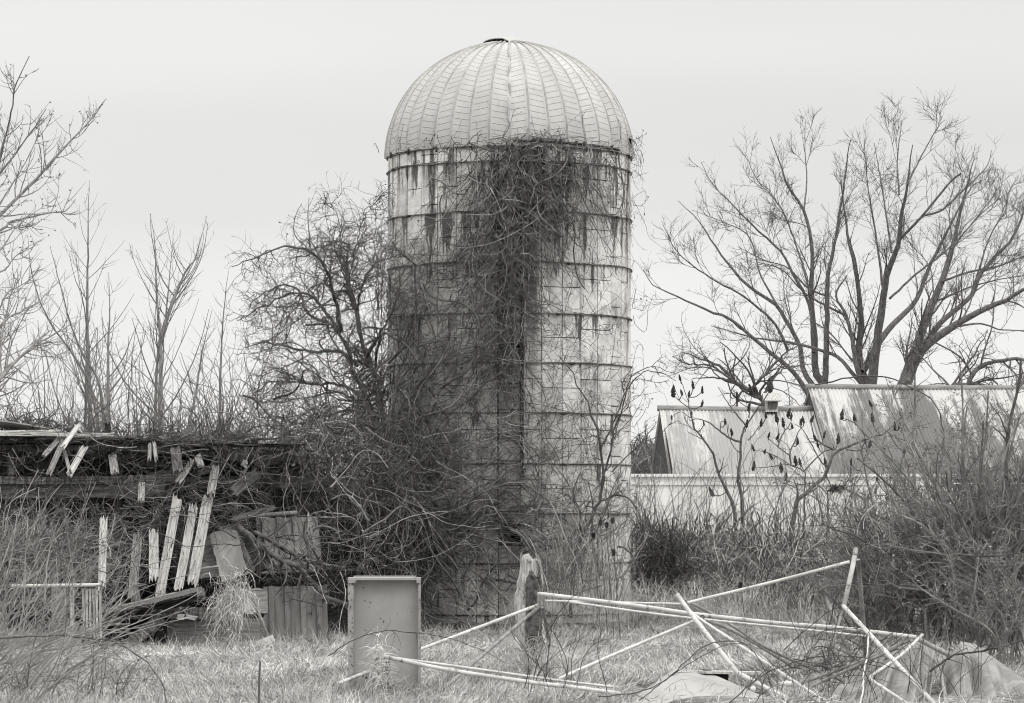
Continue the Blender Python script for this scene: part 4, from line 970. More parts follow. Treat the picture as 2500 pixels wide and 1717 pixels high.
# ------------------------------------------------------------------ big bare trees behind the barns
def big_trees():
    z = lambda pts, Y, d=0: zl(1500, 250, 2.128, pts, Y, d)
    lev = [(100, .2, .95, .6, 2.0, 12, .07, .07, .30, .009), (420, .15, 1, .7, 1.15, 8, .09, .07, .55, .0075), (1900, .15, 1, .75, .55, 6, .12, .06, .65, .0055)]
    Y = 98
    t1 = [(z([(1085, 1640), (1090, 1480), (1045, 1400), (1040, 1200), (1020, 1000), (1030, 850), (1020, 700), (985, 560), (905, 440), (850, 290), (810, 180)], Y, 2), .20, .012),
          (z([(1090, 1560), (1095, 1430), (1100, 1300), (1105, 1100), (1110, 900), (1150, 700), (1190, 450), (1215, 250), (1230, 190)], Y, -2), .16, .012),
          (z([(1060, 1600), (1000, 1510), (930, 1400), (820, 1310), (690, 1200), (590, 1120), (480, 1080), (330, 1010), (200, 950), (150, 870)], Y, -3), .13, .01),
          (z([(1070, 1560), (1025, 1460), (980, 1380), (960, 1260), (900, 1150), (850, 1060), (700, 960), (600, 850), (520, 740), (440, 620), (330, 510)], Y, 3), .14, .01),
          (z([(900, 1290), (880, 1240), (840, 1160), (750, 1070), (640, 990), (480, 900), (330, 780), (250, 630)], Y, -1), .07, .01),
          (z([(1035, 1300), (1020, 1090), (980, 980), (920, 880), (870, 780), (740, 660), (600, 520), (500, 410), (450, 310)], Y, 2), .09, .01),
          (z([(1108, 1010), (1000, 960), (900, 860), (780, 820), (640, 750)], Y, 1), .05, .01),
          (z([(985, 560), (1000, 400), (990, 250), (992, 95)], Y, 1), .04, .01), (z([(1020, 1000), (950, 760), (860, 540), (740, 400), (680, 260)], Y, 2), .05, .008),
          (z([(850, 1060), (760, 900), (700, 700), (560, 620), (400, 560)], Y, 2), .05, .008)]
    woody('bare_tree', 'tall bare tree spreading left behind the barns, left one of three', 'tree', [(l[0], l[1]*.66, l[2]*.8) for l in t1], (W(2010, 1500, Y)[0], Y, 0), mt['bark'], lev, group='bare trees behind the barns', jit=.03, mat2=mt['bark'], sides=8)
    t2 = [(z([(1310, 1640), (1300, 1480), (1260, 1380), (1235, 1230), (1200, 1100), (1150, 1000), (1210, 900)], Y-1), .16, .02),
          (z([(1320, 1640), (1310, 1480), (1272, 1330), (1280, 1100), (1250, 850), (1220, 740), (1200, 600), (1170, 380)], Y-1, 2), .19, .012),
          (z([(1325, 1640), (1335, 1480), (1370, 1200), (1400, 1000), (1420, 880), (1470, 750), (1490, 600), (1520, 430), (1550, 220)], Y-1, -2), .24, .014),
          (z([(1520, 430), (1600, 270), (1680, 130), (1720, 90)], Y-3, 1), .04, .008), (z([(1480, 480), (1470, 300), (1495, 90)], Y-3, 1), .04, .008),
          (z([(1485, 710), (1600, 590), (1740, 420), (1800, 370)], Y-2, -1), .06, .03), (z([(1600, 590), (1700, 560), (1820, 450), (1930, 340), (1960, 250)], Y-2, 2), .05, .01),
          (z([(1290, 1400), (1380, 1240), (1470, 1130), (1560, 1040), (1640, 850), (1740, 650), (1850, 450), (1930, 400)], Y-1, 3), .15, .012),
          (z([(1300, 1490), (1180, 1340), (1080, 1290), (900, 1245), (760, 1230), (640, 1200), (500, 1160)], Y-1, 2), .09, .012),
          (z([(1400, 1000), (1360, 700), (1320, 460), (1300, 230)], Y-1, 1), .06, .01), (z([(1440, 780), (1400, 500), (1350, 210)], Y-1, 2), .05, .01),
          (z([(1430, 1020), (1560, 900), (1700, 790), (1850, 640), (2000, 440)], Y-1, 2), .05, .01), (z([(1205, 1110), (1000, 1000), (870, 870), (740, 830)], Y, 1), .05, .01)]
    woody('bare_tree', 'tall bare tree with thick forked limbs rising behind the right barn, middle one of three', 'tree', [(l[0], l[1]*.72, l[2]*.85) for l in t2], (W(2117, 1500, Y)[0], Y, 0), mt['bark'], lev, group='bare trees behind the barns', jit=.03, sides=8)
    t3 = [(z([(1400, 1700), (1490, 1490), (1550, 1330), (1620, 1120), (1700, 930), (1760, 740), (1800, 560), (1870, 290)], Y-4, 2), .27, .012),
          (z([(1420, 1700), (1510, 1490), (1590, 1300), (1750, 1170), (1900, 1085), (2030, 1030), (2128, 970), (2300, 880)], Y-4, -2), .26, .03),
          (z([(1590, 1290), (1700, 1140), (1850, 1010), (1900, 890), (2000, 780), (2070, 700), (2128, 560), (2150, 400)], Y-4, 1), .13, .02),
          (z([(1700, 930), (1850, 880), (2000, 850), (2128, 800), (2250, 760)], Y-3, 1), .05, .015), (z([(1680, 1030), (1850, 960), (2000, 920), (2128, 900)], Y-3, 1), .04, .012),
          (z([(1750, 760), (1850, 640), (1950, 540), (2090, 440)], Y-3, 2), .04, .008), (z([(1850, 1010), (1950, 700), (2030, 560), (2040, 400)], Y-3, 1), .05, .008),
          (z([(1760, 740), (1740, 560), (1800, 450), (1840, 340)], Y-3, 1), .03, .008), (z([(1750, 1170), (1900, 1150), (2000, 1180), (2128, 1190), (2200, 1230)], Y-4, 1), .05, .01),
          (z([(1660, 1010), (1640, 860), (1560, 760), (1500, 700)], Y-3, 1), .03, .008), (z([(2030, 1030), (2100, 1050), (2200, 1120)], Y-3), .04, .01)]
    woody('bare_tree', 'tall bare tree leaning right with a very thick trunk, right one of three', 'tree', [(l[0], l[1]*.72, l[2]*.85) for l in t3], (W(2180, 1500, Y-4)[0], Y-4, 0), mt['bark'], lev, group='bare trees behind the barns', jit=.03, sides=8)
    t4 = [(z([(1700, 1640), (1750, 1485), (1830, 1468), (1950, 1475), (2050, 1492), (2160, 1540)], 90), .08, .04), (z([(1830, 1480), (1870, 1400), (1960, 1350), (2128, 1338), (2300, 1400)], 90), .07, .03),
          (z([(1740, 1490), (1820, 1380), (1900, 1260), (1940, 1180)], 90), .04, .01), (z([(1880, 1470), (1940, 1430), (2000, 1480), (2020, 1540)], 90), .03, .012)]
    woody('arching_tree', 'low arching leafless limbs just above the ridge of the right barn', 'tree', t4, (W(2290, 1500, 90)[0], 90, 0), mt['bark'], [(26, .1, 1, .9, 2.0, 9, .18, .08, .5, .01), (120, .1, 1, .9, .9, 7, .2, .03, .6, .006), (300, .1, 1, .9, .5, 6, .2, .03, .6, .005)])
    t5 = [(z([(790, 1700), (780, 1560), (700, 1500), (620, 1450), (560, 1380), (450, 1330), (350, 1300)], 92), .10, .012), (z([(720, 1510), (640, 1460), (520, 1430), (400, 1440)], 92, 1), .05, .01),
          (z([(760, 1540), (860, 1400), (990, 1360), (1040, 1370)], 92, 1), .04, .01), (z([(700, 1500), (760, 1440), (880, 1310), (1000, 1240)], 92, -1), .05, .01), (z([(620, 1450), (500, 1370), (380, 1360), (300, 1320)], 92, -1), .04, .01)]
    woody('spreading_tree', 'low bare tree spreading left over the ridge of the pale roofed barn', 'tree', t5, (W(1870, 1500, 92)[0], 92, 0), mt['bark'], [(40, .1, 1, .9, 2.2, 9, .2, .05, .5, .01), (180, .1, 1, .9, 1.0, 7, .2, .03, .6, .006), (500, .1, 1, .9, .5, 6, .2, .02, .6, .005)])
big_trees()

# ------------------------------------------------------------------ saplings and edge trees on the left
def sapling(label, pts, Y, r0, nb_, Lb, tw=3, group='slender saplings behind the ruined barn', mat='bark_pale', name='sapling', extra=()):
    P = [W(a/2.4557, 400+b/2.4557, Y) for a, b in pts]
    tw = 2; nb_ = max(5, int(nb_*.75))
    limbs = [(P, r0, .004)]+[([W(a/2.4557, 400+b/2.4557, Y+.3) for a, b in e], r0*.8, .004) for e in extra]
    root = thing(name, (P[0].x, Y, 0), label, 'sapling', group)
    Pn = np.stack([resample(l[0], 30, .02) for l in limbs]); Rn = np.stack([radii(l[1], l[2], 30, 1.1) for l in limbs])
    Tubes().add(Pn, Rn, 6, tone=rng.uniform(.8, 1.2)).build('trunk', mt[mat], root)
    # opposite, upswept shoots
    t = Tubes(); S_ = []; D_ = []; L_ = []
    for li in range(len(Pn)):
        for k in range(nb_):
            f = .30+.68*k/nb_; i = int(f*29); a = rng.uniform(0, 6.28)
            for sg in (0, math.pi):
                S_.append(Pn[li, i]); D_.append((math.cos(a+sg)*.9, math.sin(a+sg)*.9, .85)); L_.append(Lb*(1.12-f)*rng.uniform(.5, 1.1))
    q = curls(S_, D_, np.array(L_), 10, .07, .11); rr = np.maximum(r0*.26*(np.array(L_)/max(L_)), .0052)[:, None]*np.linspace(1, .3, 10)[None]
    t.add(q, rr, 4, tone=rng.uniform(.7, 1.1, len(q)))
    c, cr_ = spawn(q, rr, int(len(q)*tw*.8), .15, 1, .65, Lb*.26, 6, .10, .10, .6, .4, .005); t.add(c, cr_, 3, tone=rng.uniform(.7, 1.1, len(c)))
    d, dr = spawn(c, cr_, len(c)//3, .2, 1, .7, Lb*.12, 4, .1, .06, .7, .5, .0045); t.add(d, dr, 3, tone=rng.uniform(.7, 1.1, len(d)))
    t.build('crown', mt[mat], root)
sapling('tallest slender sapling with twin grey stems behind the left of the ruined barn', [(545, 2000), (540, 1596), (530, 1200), (522, 900), (524, 700), (528, 400), (532, 180), (535, 100)], 72, .075, 17, 3.0, extra=([(508, 2000), (512, 1500), (516, 1200), (515, 950)],))
sapling('slender sapling just right of the tallest twin stemmed one', [(652, 2000), (650, 1596), (648, 1200), (650, 1050), (657, 900), (652, 650)], 70, .07, 12, 2.2)
sapling('forked slender sapling standing midway between the ruin post stub and the tallest sapling', [(965, 2000), (960, 1500), (965, 1200), (958, 1000), (940, 800), (933, 600), (925, 450), (900, 300)], 71, .08, 14, 3.0, extra=([(925, 2000), (930, 1560), (950, 1100), (990, 950), (1015, 700), (1038, 430)], [(955, 1100), (1000, 930), (1080, 720), (1130, 620), (1225, 530)]))
sapling('thin sapling leaning right between the forked one and the vine covered tree', [(1120, 2000), (1130, 1596), (1170, 1400), (1200, 1200), (1230, 1050), (1270, 880)], 66, .05, 12, 1.9)
sapling('very thin upright sapling nearest the left side of the vine covered tree', [(1315, 2000), (1318, 1500), (1328, 1100), (1345, 850), (1370, 640)], 66, .05, 14, 1.8)
sapling('thin whip sapling with few shoots between the two tallest saplings', [(818, 2000), (820, 1500), (812, 1210)], 64, .03, 6, .9)
sapling('wispy sapling at the left edge of the tallest sapling, bowing outward', [(620, 1900), (560, 1400), (440, 1150), (300, 950), (200, 700), (165, 430)], 68, .045, 12, 1.8)
sapling('bent wispy sapling crossing left in front of the tallest sapling', [(640, 1900), (600, 1350), (500, 1150), (420, 950), (340, 650), (300, 490)], 67, .045, 12, 1.8)
# wispy understory rising behind the ruin
tangle('understory_whips', 'thin pale whips and weed stalks rising behind the ruined barn', 150, 330, 1090, 330, 30, 58, 6, (.8, 2.4), mt['bark_pale'], (0, 0, 2.0), .45, .10, .04, .008, 2.0, K=10, kind='stuff', tones=[.6, .8, 1.0, 1.2], twL=.7, uni=True)
tangle('weed_heads', 'dark dried weed stalks poking above the ruin roof', 130, 480, 1110, 150, 18, 52, 2, (.4, 1.2), mt['vine_dark'], (0, 0, 2), .5, .15, .02, .007, 2.0, kind='stuff', uni=True)

def edge_plants():
    z7 = lambda pts, Y, d=0: zl(0, 100, 2.66, pts, Y, d)
    Y = 27
    l = [(z7([(-500, 1700), (-250, 1400), (0, 1130), (240, 890), (440, 665), (575, 530), (690, 375)], Y, 1), .035, .005), (z7([(-500, 1500), (-200, 1100), (0, 860), (110, 720), (190, 605), (230, 560), (300, 440)], Y, 0), .025, .004),
         (z7([(-200, 1500), (-60, 1100), (0, 770), (40, 600), (75, 450), (97, 300), (115, 255), (190, 100)], Y, -1), .02, .004), (z7([(-400, 1400), (0, 1230), (60, 1180), (200, 1142), (330, 1115), (430, 1100), (490, 1030)], Y, 1), .022, .004),
         (z7([(-300, 1600), (0, 1060), (110, 885), (215, 690), (260, 590)], Y, 1), .016, .003), (z7([(-300, 1500), (0, 1500), (100, 1400), (230, 1330)], Y, 1), .014, .003), (z7([(-200, 1500), (0, 1360), (100, 1220), (200, 1190)], Y, 1), .012, .003)]
    woody('maple_limb', 'blurred bare maple limbs with budded twigs reaching in at top left', 'tree', [(q_[0], q_[1]*.7, q_[2]*.8) for q_ in l], (W(-500, 1500, Y)[0], Y, 0), mt['bark_pale'], [(90, .25, .95, .75, .6, 8, .10, .10, .4, .0038), (220, .2, 1, .8, .28, 6, .12, .08, .6, .003)], buds=(1.2, .012, (.5, .9)), K0=30, jit=.03, sides=6)
    # soft pale shrub in the left foreground
    z6_ = lambda pts, Y, d=0: zl(0, 400, 2.4557, pts, Y, d)
    l = [(z6_([(-300, 1700), (-50, 1360), (90, 1190), (200, 1090), (300, 1000)], 24, 1), .022, .004), (z6_([(-250, 1750), (0, 1280), (100, 1180), (190, 1110), (260, 1060), (360, 1000), (430, 960)], 25, 1), .018, .004),
         (z6_([(-300, 1500), (0, 980), (120, 890), (260, 810), (330, 700)], 25, 1), .014, .003), (z6_([(-200, 1700), (-60, 1300), (20, 1000), (60, 800), (120, 690)], 26, 1), .014, .003), (z6_([(-200, 1400), (-50, 1000), (30, 800), (100, 740), (220, 700)], 26, 1), .012, .003)]
    woody('edge_shrub', 'hazy out of focus shrub twigs along the left edge above the ruin', 'shrub', l, (W(-200, 1500, 25)[0], 25, 0), mt['bark_pale'], [(90, .15, 1, .7, .6, 8, .12, .08, .5, .004), (260, .15, 1, .8, .32, 6, .15, .05, .6, .0028)], K0=26, jit=.05, sides=5)
    # long pale stems leaning right across the ruin
    P = []; n = 80; ys = rng.uniform(28, 35, n); L = []
    for i in range(n):
        b = W(rng.uniform(-190, 90), 1240, ys[i]); L.append(rng.uniform(1.0, 2.3))
        P.append((b.x, ys[i], .05))
    D = np.stack([rng.uniform(.25, 1.35, n), rng.normal(0, .2, n), rng.uniform(.7, 1.2, n)], -1)
    root = thing('leaning_shrub', (-4.9, 31, 0), 'pale shrub of long stems leaning right across the lower left foreground', 'shrub')
    q = curls(P, D, np.array(L), 16, .07, -.015); rr = rng.uniform(.004, .011, n)[:, None]*np.linspace(1, .4, 16)[None]
    Tubes().add(q, rr, 5, tone=rng.uniform(.7, 1.3, n)).build('stem', mt['whip'], root)
    t = Tubes(); c, cr_ = spawn(q, rr, 520, .15, 1, .6, .55, 8, .12, .01, .6, .4, .0032); t.add(c, cr_, 3)
    c2, cr2 = spawn(c, cr_, 900, .2, 1, .7, .22, 5, .16, .0, .7, .5, .0025); t.add(c2, cr2, 3); t.specks(c2[:, -1], .010, .8); t.build('twig', mt['whip'], root)
    tag(Tubes().add(resample([W(-20, 1558, 29), W(120, 1552, 29), W(240, 1560, 29), W(290, 1572, 29), W(330, 1595, 28.8), W(375, 1635, 28.6), W(400, 1680, 28.6), W(410, 1730, 28.6)], 24, .06), np.linspace(.010, .005, 24), 6, tone=1).build('fallen_cane', mt['bark']), 'single dark stem arching low across the grass at lower left', 'stem')
    tag(Tubes().add(resample([W(632, 1725, 27), W(633, 1660, 27), W(635, 1615, 27)], 6), .009, 6, tone=1).build('stick', mt['bark']), 'short blurred upright stick in the grass left of the steel tray', 'stick')
edge_plants()
# brambles over the ruin face
tangle('ruin_brambles', 'grey bramble canes covering the front of the ruined barn', 620, 270, 1320, 290, 75, 45.4, .5, (.3, 1.1), mt['brush'], (.4, 0, .1), .7, .18, -.03, .0055, 2.2, kind='stuff', uni=True, tones=[.4, .7, 1.0, 1.5])
tangle('ruin_brambles', 'tangled canes matted under the ruin roof beams', 430, 330, 1150, 330, 60, 45.6, .9, (.4, 1.4), mt['vine_dark'], (.3, 0, -.1), .7, .20, -.03, .0055, 2.0, kind='stuff', uni=True, tones=[.7, 1.2, 2.2, 4.5])
tangle('ruin_brambles', 'dense canes in front of the left end of the ruin', 650, 70, 1400, 190, 80, 43.2, 1.0, (.4, 1.2), mt['brush'], (.6, 0, .6), .5, .14, -.02, .006, 2.2, kind='stuff', uni=True, tones=[.4, .7, 1.0, 1.6])
tangle('ruin_brambles', 'bunched canes hanging through the leaning planks', 170, 440, 1240, 150, 60, 44.75, .15, (.3, 1.1), mt['brush'], (.7, 0, -.1), .5, .18, -.04, .005, 2.0, kind='stuff', uni=True, tones=[.35, .6, 1.0, 1.5])
# thick dead limbs lying over the ribbed sheets
def limbs_low():
    z = lambda pts, Y=43.8: [z5(a, b, Y) for a, b in pts]
    l = [(z([(520, 530), (640, 640), (740, 720), (860, 790), (960, 830), (1050, 930), (1150, 1040), (1300, 1090)]), .045, .03), (z([(640, 580), (760, 640), (900, 720), (1020, 780), (1140, 810), (1280, 830)], 43.9), .03, .02),
         (z([(700, 740), (800, 830), (900, 900), (1010, 930)], 43.8), .025, .012), (z([(1375, 900), (1385, 830), (1440, 780), (1520, 765)], 44.5), .035, .02), (z([(900, 1050), (960, 1060), (1130, 1110)], 43.6), .012, .007), (z([(1020, 840), (1020, 700), (990, 600), (1000, 500)], 44), .018, .01)]
    woody('dead_limbs', 'thick dark dead limbs sagging across the two ribbed metal sheets', 'limb', l, (z5(800, 1340, 43.8)[0], 43.8, 0), mt['vine'], [(60, .1, 1, .9, .6, 8, .25, -.02, .5, .006), (160, .1, 1, .9, .3, 6, .3, -.02, .6, .0035)], jit=.1)
limbs_low()

# ------------------------------------------------------------------ sumacs
def sumacs():
    z = lambda pts: [(1540+a/3.99, 880+b/3.99) for a, b in pts]; z2 = lambda pts: [(2050+a/3.99, 900+b/3.99) for a, b in pts]
    plants = [
        ('tall pale stemmed sumac in front of the left gable of the pale roofed barn', 57, 'sumac', [
            (z([(1040, 1900), (1010, 1480), (900, 1230), (850, 1080), (790, 880), (700, 770), (640, 680), (590, 580), (560, 440), (565, 360)]), .05, .008),
            (z([(565, 360), (560, 400), (505, 240), (488, 205)]), .008, .006), (z([(565, 460), (480, 400), (415, 335)]), .009, .006), (z([(575, 560), (500, 505), (440, 520), (400, 555)]), .008, .005), (z([(680, 700), (590, 660), (530, 580), (522, 545)]), .008, .005), (z([(700, 770), (640, 740), (560, 700)]), .009, .005)]),
        ('sumac with upright seed clusters just left of the cupola', 57, 'sumac', [
            (z([(1090, 1900), (1080, 1500), (1050, 1150), (1060, 900), (1080, 800), (1120, 650), (1200, 520), (1280, 400), (1350, 300)]), .05, .008),
            (z([(1125, 640), (1000, 490), (930, 390), (850, 260)]), .015, .005), (z([(1150, 560), (1165, 430), (1178, 330)]), .012, .006), (z([(1075, 800), (970, 760), (870, 690), (750, 600), (640, 570), (580, 590)]), .02, .006), (z([(1140, 780), (1190, 730), (1250, 640)]), .012, .006), (z([(870, 690), (880, 600), (920, 600)]), .008, .005), (z([(1060, 900), (1000, 840), (950, 720), (935, 620)]), .009, .005)]),
        ('leaning sumac whose branches fan out before the peeling barn roof', 56, 'sumac', [
            (z([(1560, 1900), (1590, 1540), (1700, 1300), (1850, 1180), (1930, 1030), (1980, 870)])+z2([(60, 790), (250, 660), (400, 650), (520, 560), (600, 475)]), .065, .008),
            (z([(1980, 870), (1860, 810), (1790, 740), (1755, 600)]), .02, .006), (z([(1930, 1030), (1850, 980), (1690, 700), (1600, 620)]), .014, .005), (z2([(330, 540), (325, 500)]), .006, .005), (z2([(400, 650), (330, 560), (320, 390)]), .01, .005), (z2([(60, 790), (200, 795), (250, 700)]), .012, .006), (z2([(200, 795), (280, 760)]), .008, .005), (z2([(440, 640), (540, 590)]), .008, .005), (z2([(250, 660), (160, 540), (20, 480)]), .012, .006)]),
        ('multi branched sumac crowded with dark seed clusters at centre right', 56.6, 'sumac', [
            (z([(1690, 1900), (1690, 1260), (1690, 1080), (1560, 1020), (1430, 940)]), .03, .008), (z([(1560, 1020), (1550, 900), (1600, 790), (1630, 700), (1680, 640)]), .018, .006), (z([(1550, 930), (1430, 840), (1350, 770)]), .012, .006), (z([(1430, 840), (1480, 720), (1560, 600), (1545, 520)]), .012, .006), (z([(1440, 840), (1440, 700), (1430, 610)]), .008, .005), (z([(1690, 1080), (1800, 960), (1900, 880), (1980, 870)]), .014, .008), (z([(1430, 940), (1300, 890), (1200, 880)]), .01, .005), (z([(1600, 1030), (1480, 1010), (1400, 1030), (1200, 1050)]), .01, .005), (z([(1690, 1080), (1660, 1020)]), .008, .006)]),
        ('low dark sumac carrying a bird nest above the brush', 55.5, 'sumac', [
            (z([(1890, 1900), (1920, 1560), (1920, 1300), (1960, 1250), (2035, 1240)]), .03, .01), (z([(1920, 1310), (1800, 1200), (1650, 1210), (1520, 1170)]), .012, .006), (z([(1960, 1250), (1900, 1100), (1905, 1000)]), .012, .006), (z2([(230, 1500), (240, 1290), (90, 1190), (0, 1140)]), .03, .012), (z2([(250, 1280), (340, 1240), (440, 1235), (465, 1220)]), .012, .006), (z2([(40, 1150), (110, 1040), (108, 950)]), .01, .006), (z2([(60, 1150), (50, 1000), (40, 880)]), .008, .004), (z2([(60, 1160), (170, 1110), (220, 1000)]), .008, .004), (z2([(250, 1280), (330, 1150), (362, 1090)]), .01, .006)])]
    skel = []; roots = []; base_pts = []
    for pi, (lb_, Y, nm, limbs) in enumerate(plants):
        Ls = [([W(a, b, Y+.25*math.sin(k*2.1)) for a, b in pts], r0, r1) for k, (pts, r0, r1) in enumerate(limbs)]
        Ls[0][0][0].z = 0.0
        root = woody(nm, lb_, 'sumac', Ls, (Ls[0][0][0].x, Y, 0), mt['sumac'], [(16, .3, 1, .8, .55, 7, .16, .10, .5, .006)], group='sumacs before the barns', K0=22, jit=.08, sides=6, parts=('stem', 'branch'))
        roots.append(root)
        for l in Ls:
            for p in resample(l[0], 20): skel.append((p, pi))
    C1 = [(485, 170), (610, 240), (412, 300), (500, 312), (563, 325), (697, 288), (690, 420), (1178, 285), (1362, 240), (1040, 358), (1148, 455), (1320, 535), (922, 598), (1128, 615), (1268, 610), (988, 698), (1428, 562), (1488, 605), (1560, 545), (1525, 510), (1575, 640), (1655, 600), (1685, 580), (1755, 568), (1340, 728), (1422, 740), (1198, 850), (1300, 885), (1378, 935), (1195, 1030), (1625, 790), (1800, 745), (1825, 820), (1878, 720), (2020, 765), (1610, 980), (1650, 985), (1905, 995), (1472, 1045), (1505, 1130), (800, 1280), (715, 612), (595, 512), (398, 557)]
    C2 = [(312, 340), (325, 480), (18, 450), (150, 490), (600, 430), (540, 560), (580, 560), (620, 805), (293, 730), (108, 910), (250, 700), (362, 1060), (465, 1250), (345, 1180)]
    big = {(485, 170): .9, (1178, 285): 1.25, (1362, 240): 1.35, (610, 240): 1.15, (412, 300): 1.1, (690, 420): .7, (563, 325): .6, (398, 557): .5, (595, 512): .4, (715, 612): .5, (1300, 885): .5}
    sk = np.array([list(p) for p, _ in skel]); who = np.array([i for _, i in skel]); r = random.Random(4)
    def cone_mesh(sd):
        r2 = random.Random(sd); V = []; F = []
        for j in range(46):                       # overlapping ragged seed tufts on a tapering spike
            f = j/45; rad = .030*math.sin(math.pi*min(1, f*.80+.16))**.8*(1.05-.35*f); a = j*2.4+r2.uniform(-.5, .5); cz = f*.17; cx, cy = rad*math.cos(a)*.75, rad*math.sin(a)*.75; s_ = .019*(1-.45*f)*r2.uniform(.4, 1.8); b = len(V)
            V += [(cx-s_, cy, cz), (cx+s_, cy, cz), (cx, cy-s_, cz), (cx, cy+s_, cz), (cx*1.15, cy*1.15, cz-s_*1.0), (cx*1.25, cy*1.25, cz+s_*1.5)]
            F += [tuple(b+i for i in f_) for f_ in ((0, 2, 5), (2, 1, 5), (1, 3, 5), (3, 0, 5), (2, 0, 4), (1, 2, 4), (3, 1, 4), (0, 3, 4))]
        me = bpy.data.meshes.new('seed_cluster'); me.from_pydata(V, [], F); me.update(); me.materials.append(mt['cone']); return me
    kinds = [cone_mesh(k) for k in range(4)]
    for ci, (pt, fn) in enumerate([(p, z) for p in C1]+[(p, z2) for p in C2]):
        px, py = fn([pt])[0]; k = big.get(pt, .9)*r.uniform(.62, 1.05); c0 = np.array(W(px, py+11*k, 56.6)); d = np.linalg.norm((sk-c0)*np.array([1, .25, 1]), axis=1)+.5*np.maximum(0, sk[:, 2]-c0[2]+.03); j = int(d.argmin()); n_ = sk[j]; Y = n_[1]; pi = int(who[j])
        b = W(px, py+11*k, Y); root = roots[pi]; lx, lz = r.uniform(-.45, .45), 0
        o = bpy.data.objects.new('seed_cluster', kinds[ci % 4]); C.objects.link(o); o.parent = root
        o.location = b-Vector(root.location); o.rotation_euler = (r.uniform(-.15, .15), lx, r.uniform(0, 6)); o.scale = (k, k, k)
        mid = (Vector(n_)+b)/2+Vector((0, 0, -.03)); Tubes().add(resample([Vector(n_), mid, b+Vector((0, 0, .02))], 7), .0085, 5, tone=.7).build('stalk', mt['sumac'], root)
    # nest
    c = W(2042, 1193, 55.3); t = Tubes(); n = 160; th = rng.uniform(0, 6.28, n); P = np.stack([c.x+.07*np.cos(th), c.y+.07*np.sin(th), c.z+rng.uniform(-.05, .03, n)], -1)
    q = curls(P, np.stack([-np.sin(th), np.cos(th), rng.normal(0, .25, n)], -1), .15, 6, .2, 0); t.add(q, .004, 3)
    tag(t.build('bird_nest', mt['vine']), 'small twiggy bird nest caught in the fork of the low dark sumac', 'nest')
sumacs()

# ------------------------------------------------------------------ shrubs and brush on the right
def shrub(label, px, Y, h, spread, nst, tw, mat='shrub', name='shrub', group='leafless shrubs on the right', lean=0.0, r0=.02, buds=None, fine=1.0, cat='shrub'):
    b = W(px, HZ, Y); root = thing(name, (b.x, Y, 0), label, cat, group); n = nst
    P = np.stack([b.x+rng.normal(0, spread*.18, n), Y+rng.normal(0, spread*.15, n), np.full(n, -.02)], -1)
    D = np.stack([rng.normal(lean, .35, n)*spread*.7, rng.normal(0, .3, n)*spread*.6, np.full(n, 1.5)], -1)
    q = curls(P, D, h*rng.uniform(.6, 1.05, n), 16, .085, .02); rr = r0*rng.uniform(.4, 1.1, n)[:, None]*np.linspace(1, .3, 16)[None]
    Tubes().add(q, rr, 5, tone=rng.uniform(.6, 1.2, n)).build('stem', mt[mat], root)
    t = Tubes(); a, ar = spawn(q, rr, int(tw*.8), .12, 1, .6, h*.30, 9, .17, .05, .6, .4, .005); t.add(a, ar, 3)
    c, cr_ = spawn(a, ar, int(tw*2.6*fine), .15, 1, .85, h*.12, 7, .26, .04, .65, .5, .0034); t.add(c, cr_, 3)
    d, dr = spawn(c, cr_, int(tw*4.5*fine), .15, 1, 1.0, h*.045, 5, .3, .02, .7, .6, .003); t.add(d, dr, 3)
    if buds:
        m = int(tw*buds); j = rng.integers(0, len(d), m); t.specks(d[j, rng.integers(1, 5, m)], .016, rng.choice([.25, .5, 1.0, 1.9], m))
    t.build('twigs', mt[mat], root)
shrub('tall dense leafless shrub at the far right edge', 2470, 42, 3.7, 1.25, 30, 760, buds=9, r0=.045)
shrub('tall twiggy shrub with a leaning dark stem before the right part of the barn roof', 2330, 44, 3.5, 1.25, 28, 760, buds=9, r0=.042, lean=-.1)
shrub('rounded twiggy shrub hiding the end of the white building', 2210, 46, 2.8, 1.2, 22, 520, buds=8, r0=.024, lean=-.35)
shrub('low twiggy shrub behind the standing bent leg of the pipe frame', 2130, 47.5, 1.55, 1.1, 22, 380, buds=6, r0=.016, lean=-.3)
shrub('sprawling shrub in front of the right edge tarp', 2430, 37.5, 1.7, 1.3, 22, 420, buds=6, r0=.020)
shrub('leafless shrub rising between sumacs and the peeling roof', 2090, 53, 1.75, 1.0, 18, 260, mat='brush', r0=.014)
shrub('wispy brush clump beneath the nest sumac', 1960, 55, 1.2, 1.2, 24, 300, mat='brush', r0=.012)
shrub('wispy brush clump beneath the leaning sumac', 1850, 55.5, 1.25, 1.2, 26, 300, mat='brush', r0=.012)
shrub('wispy brush clump beneath the cupola', 1750, 56, 1.25, 1.2, 26, 300, mat='brush', r0=.012)
shrub('wispy brush clump below the left gable of the pale roofed barn', 1650, 56, 1.45, 1.2, 26, 300, mat='brush', r0=.012)
shrub('wispy brush clump right against the silo', 1570, 54, 1.5, 1.0, 24, 280, mat='brush', r0=.012)
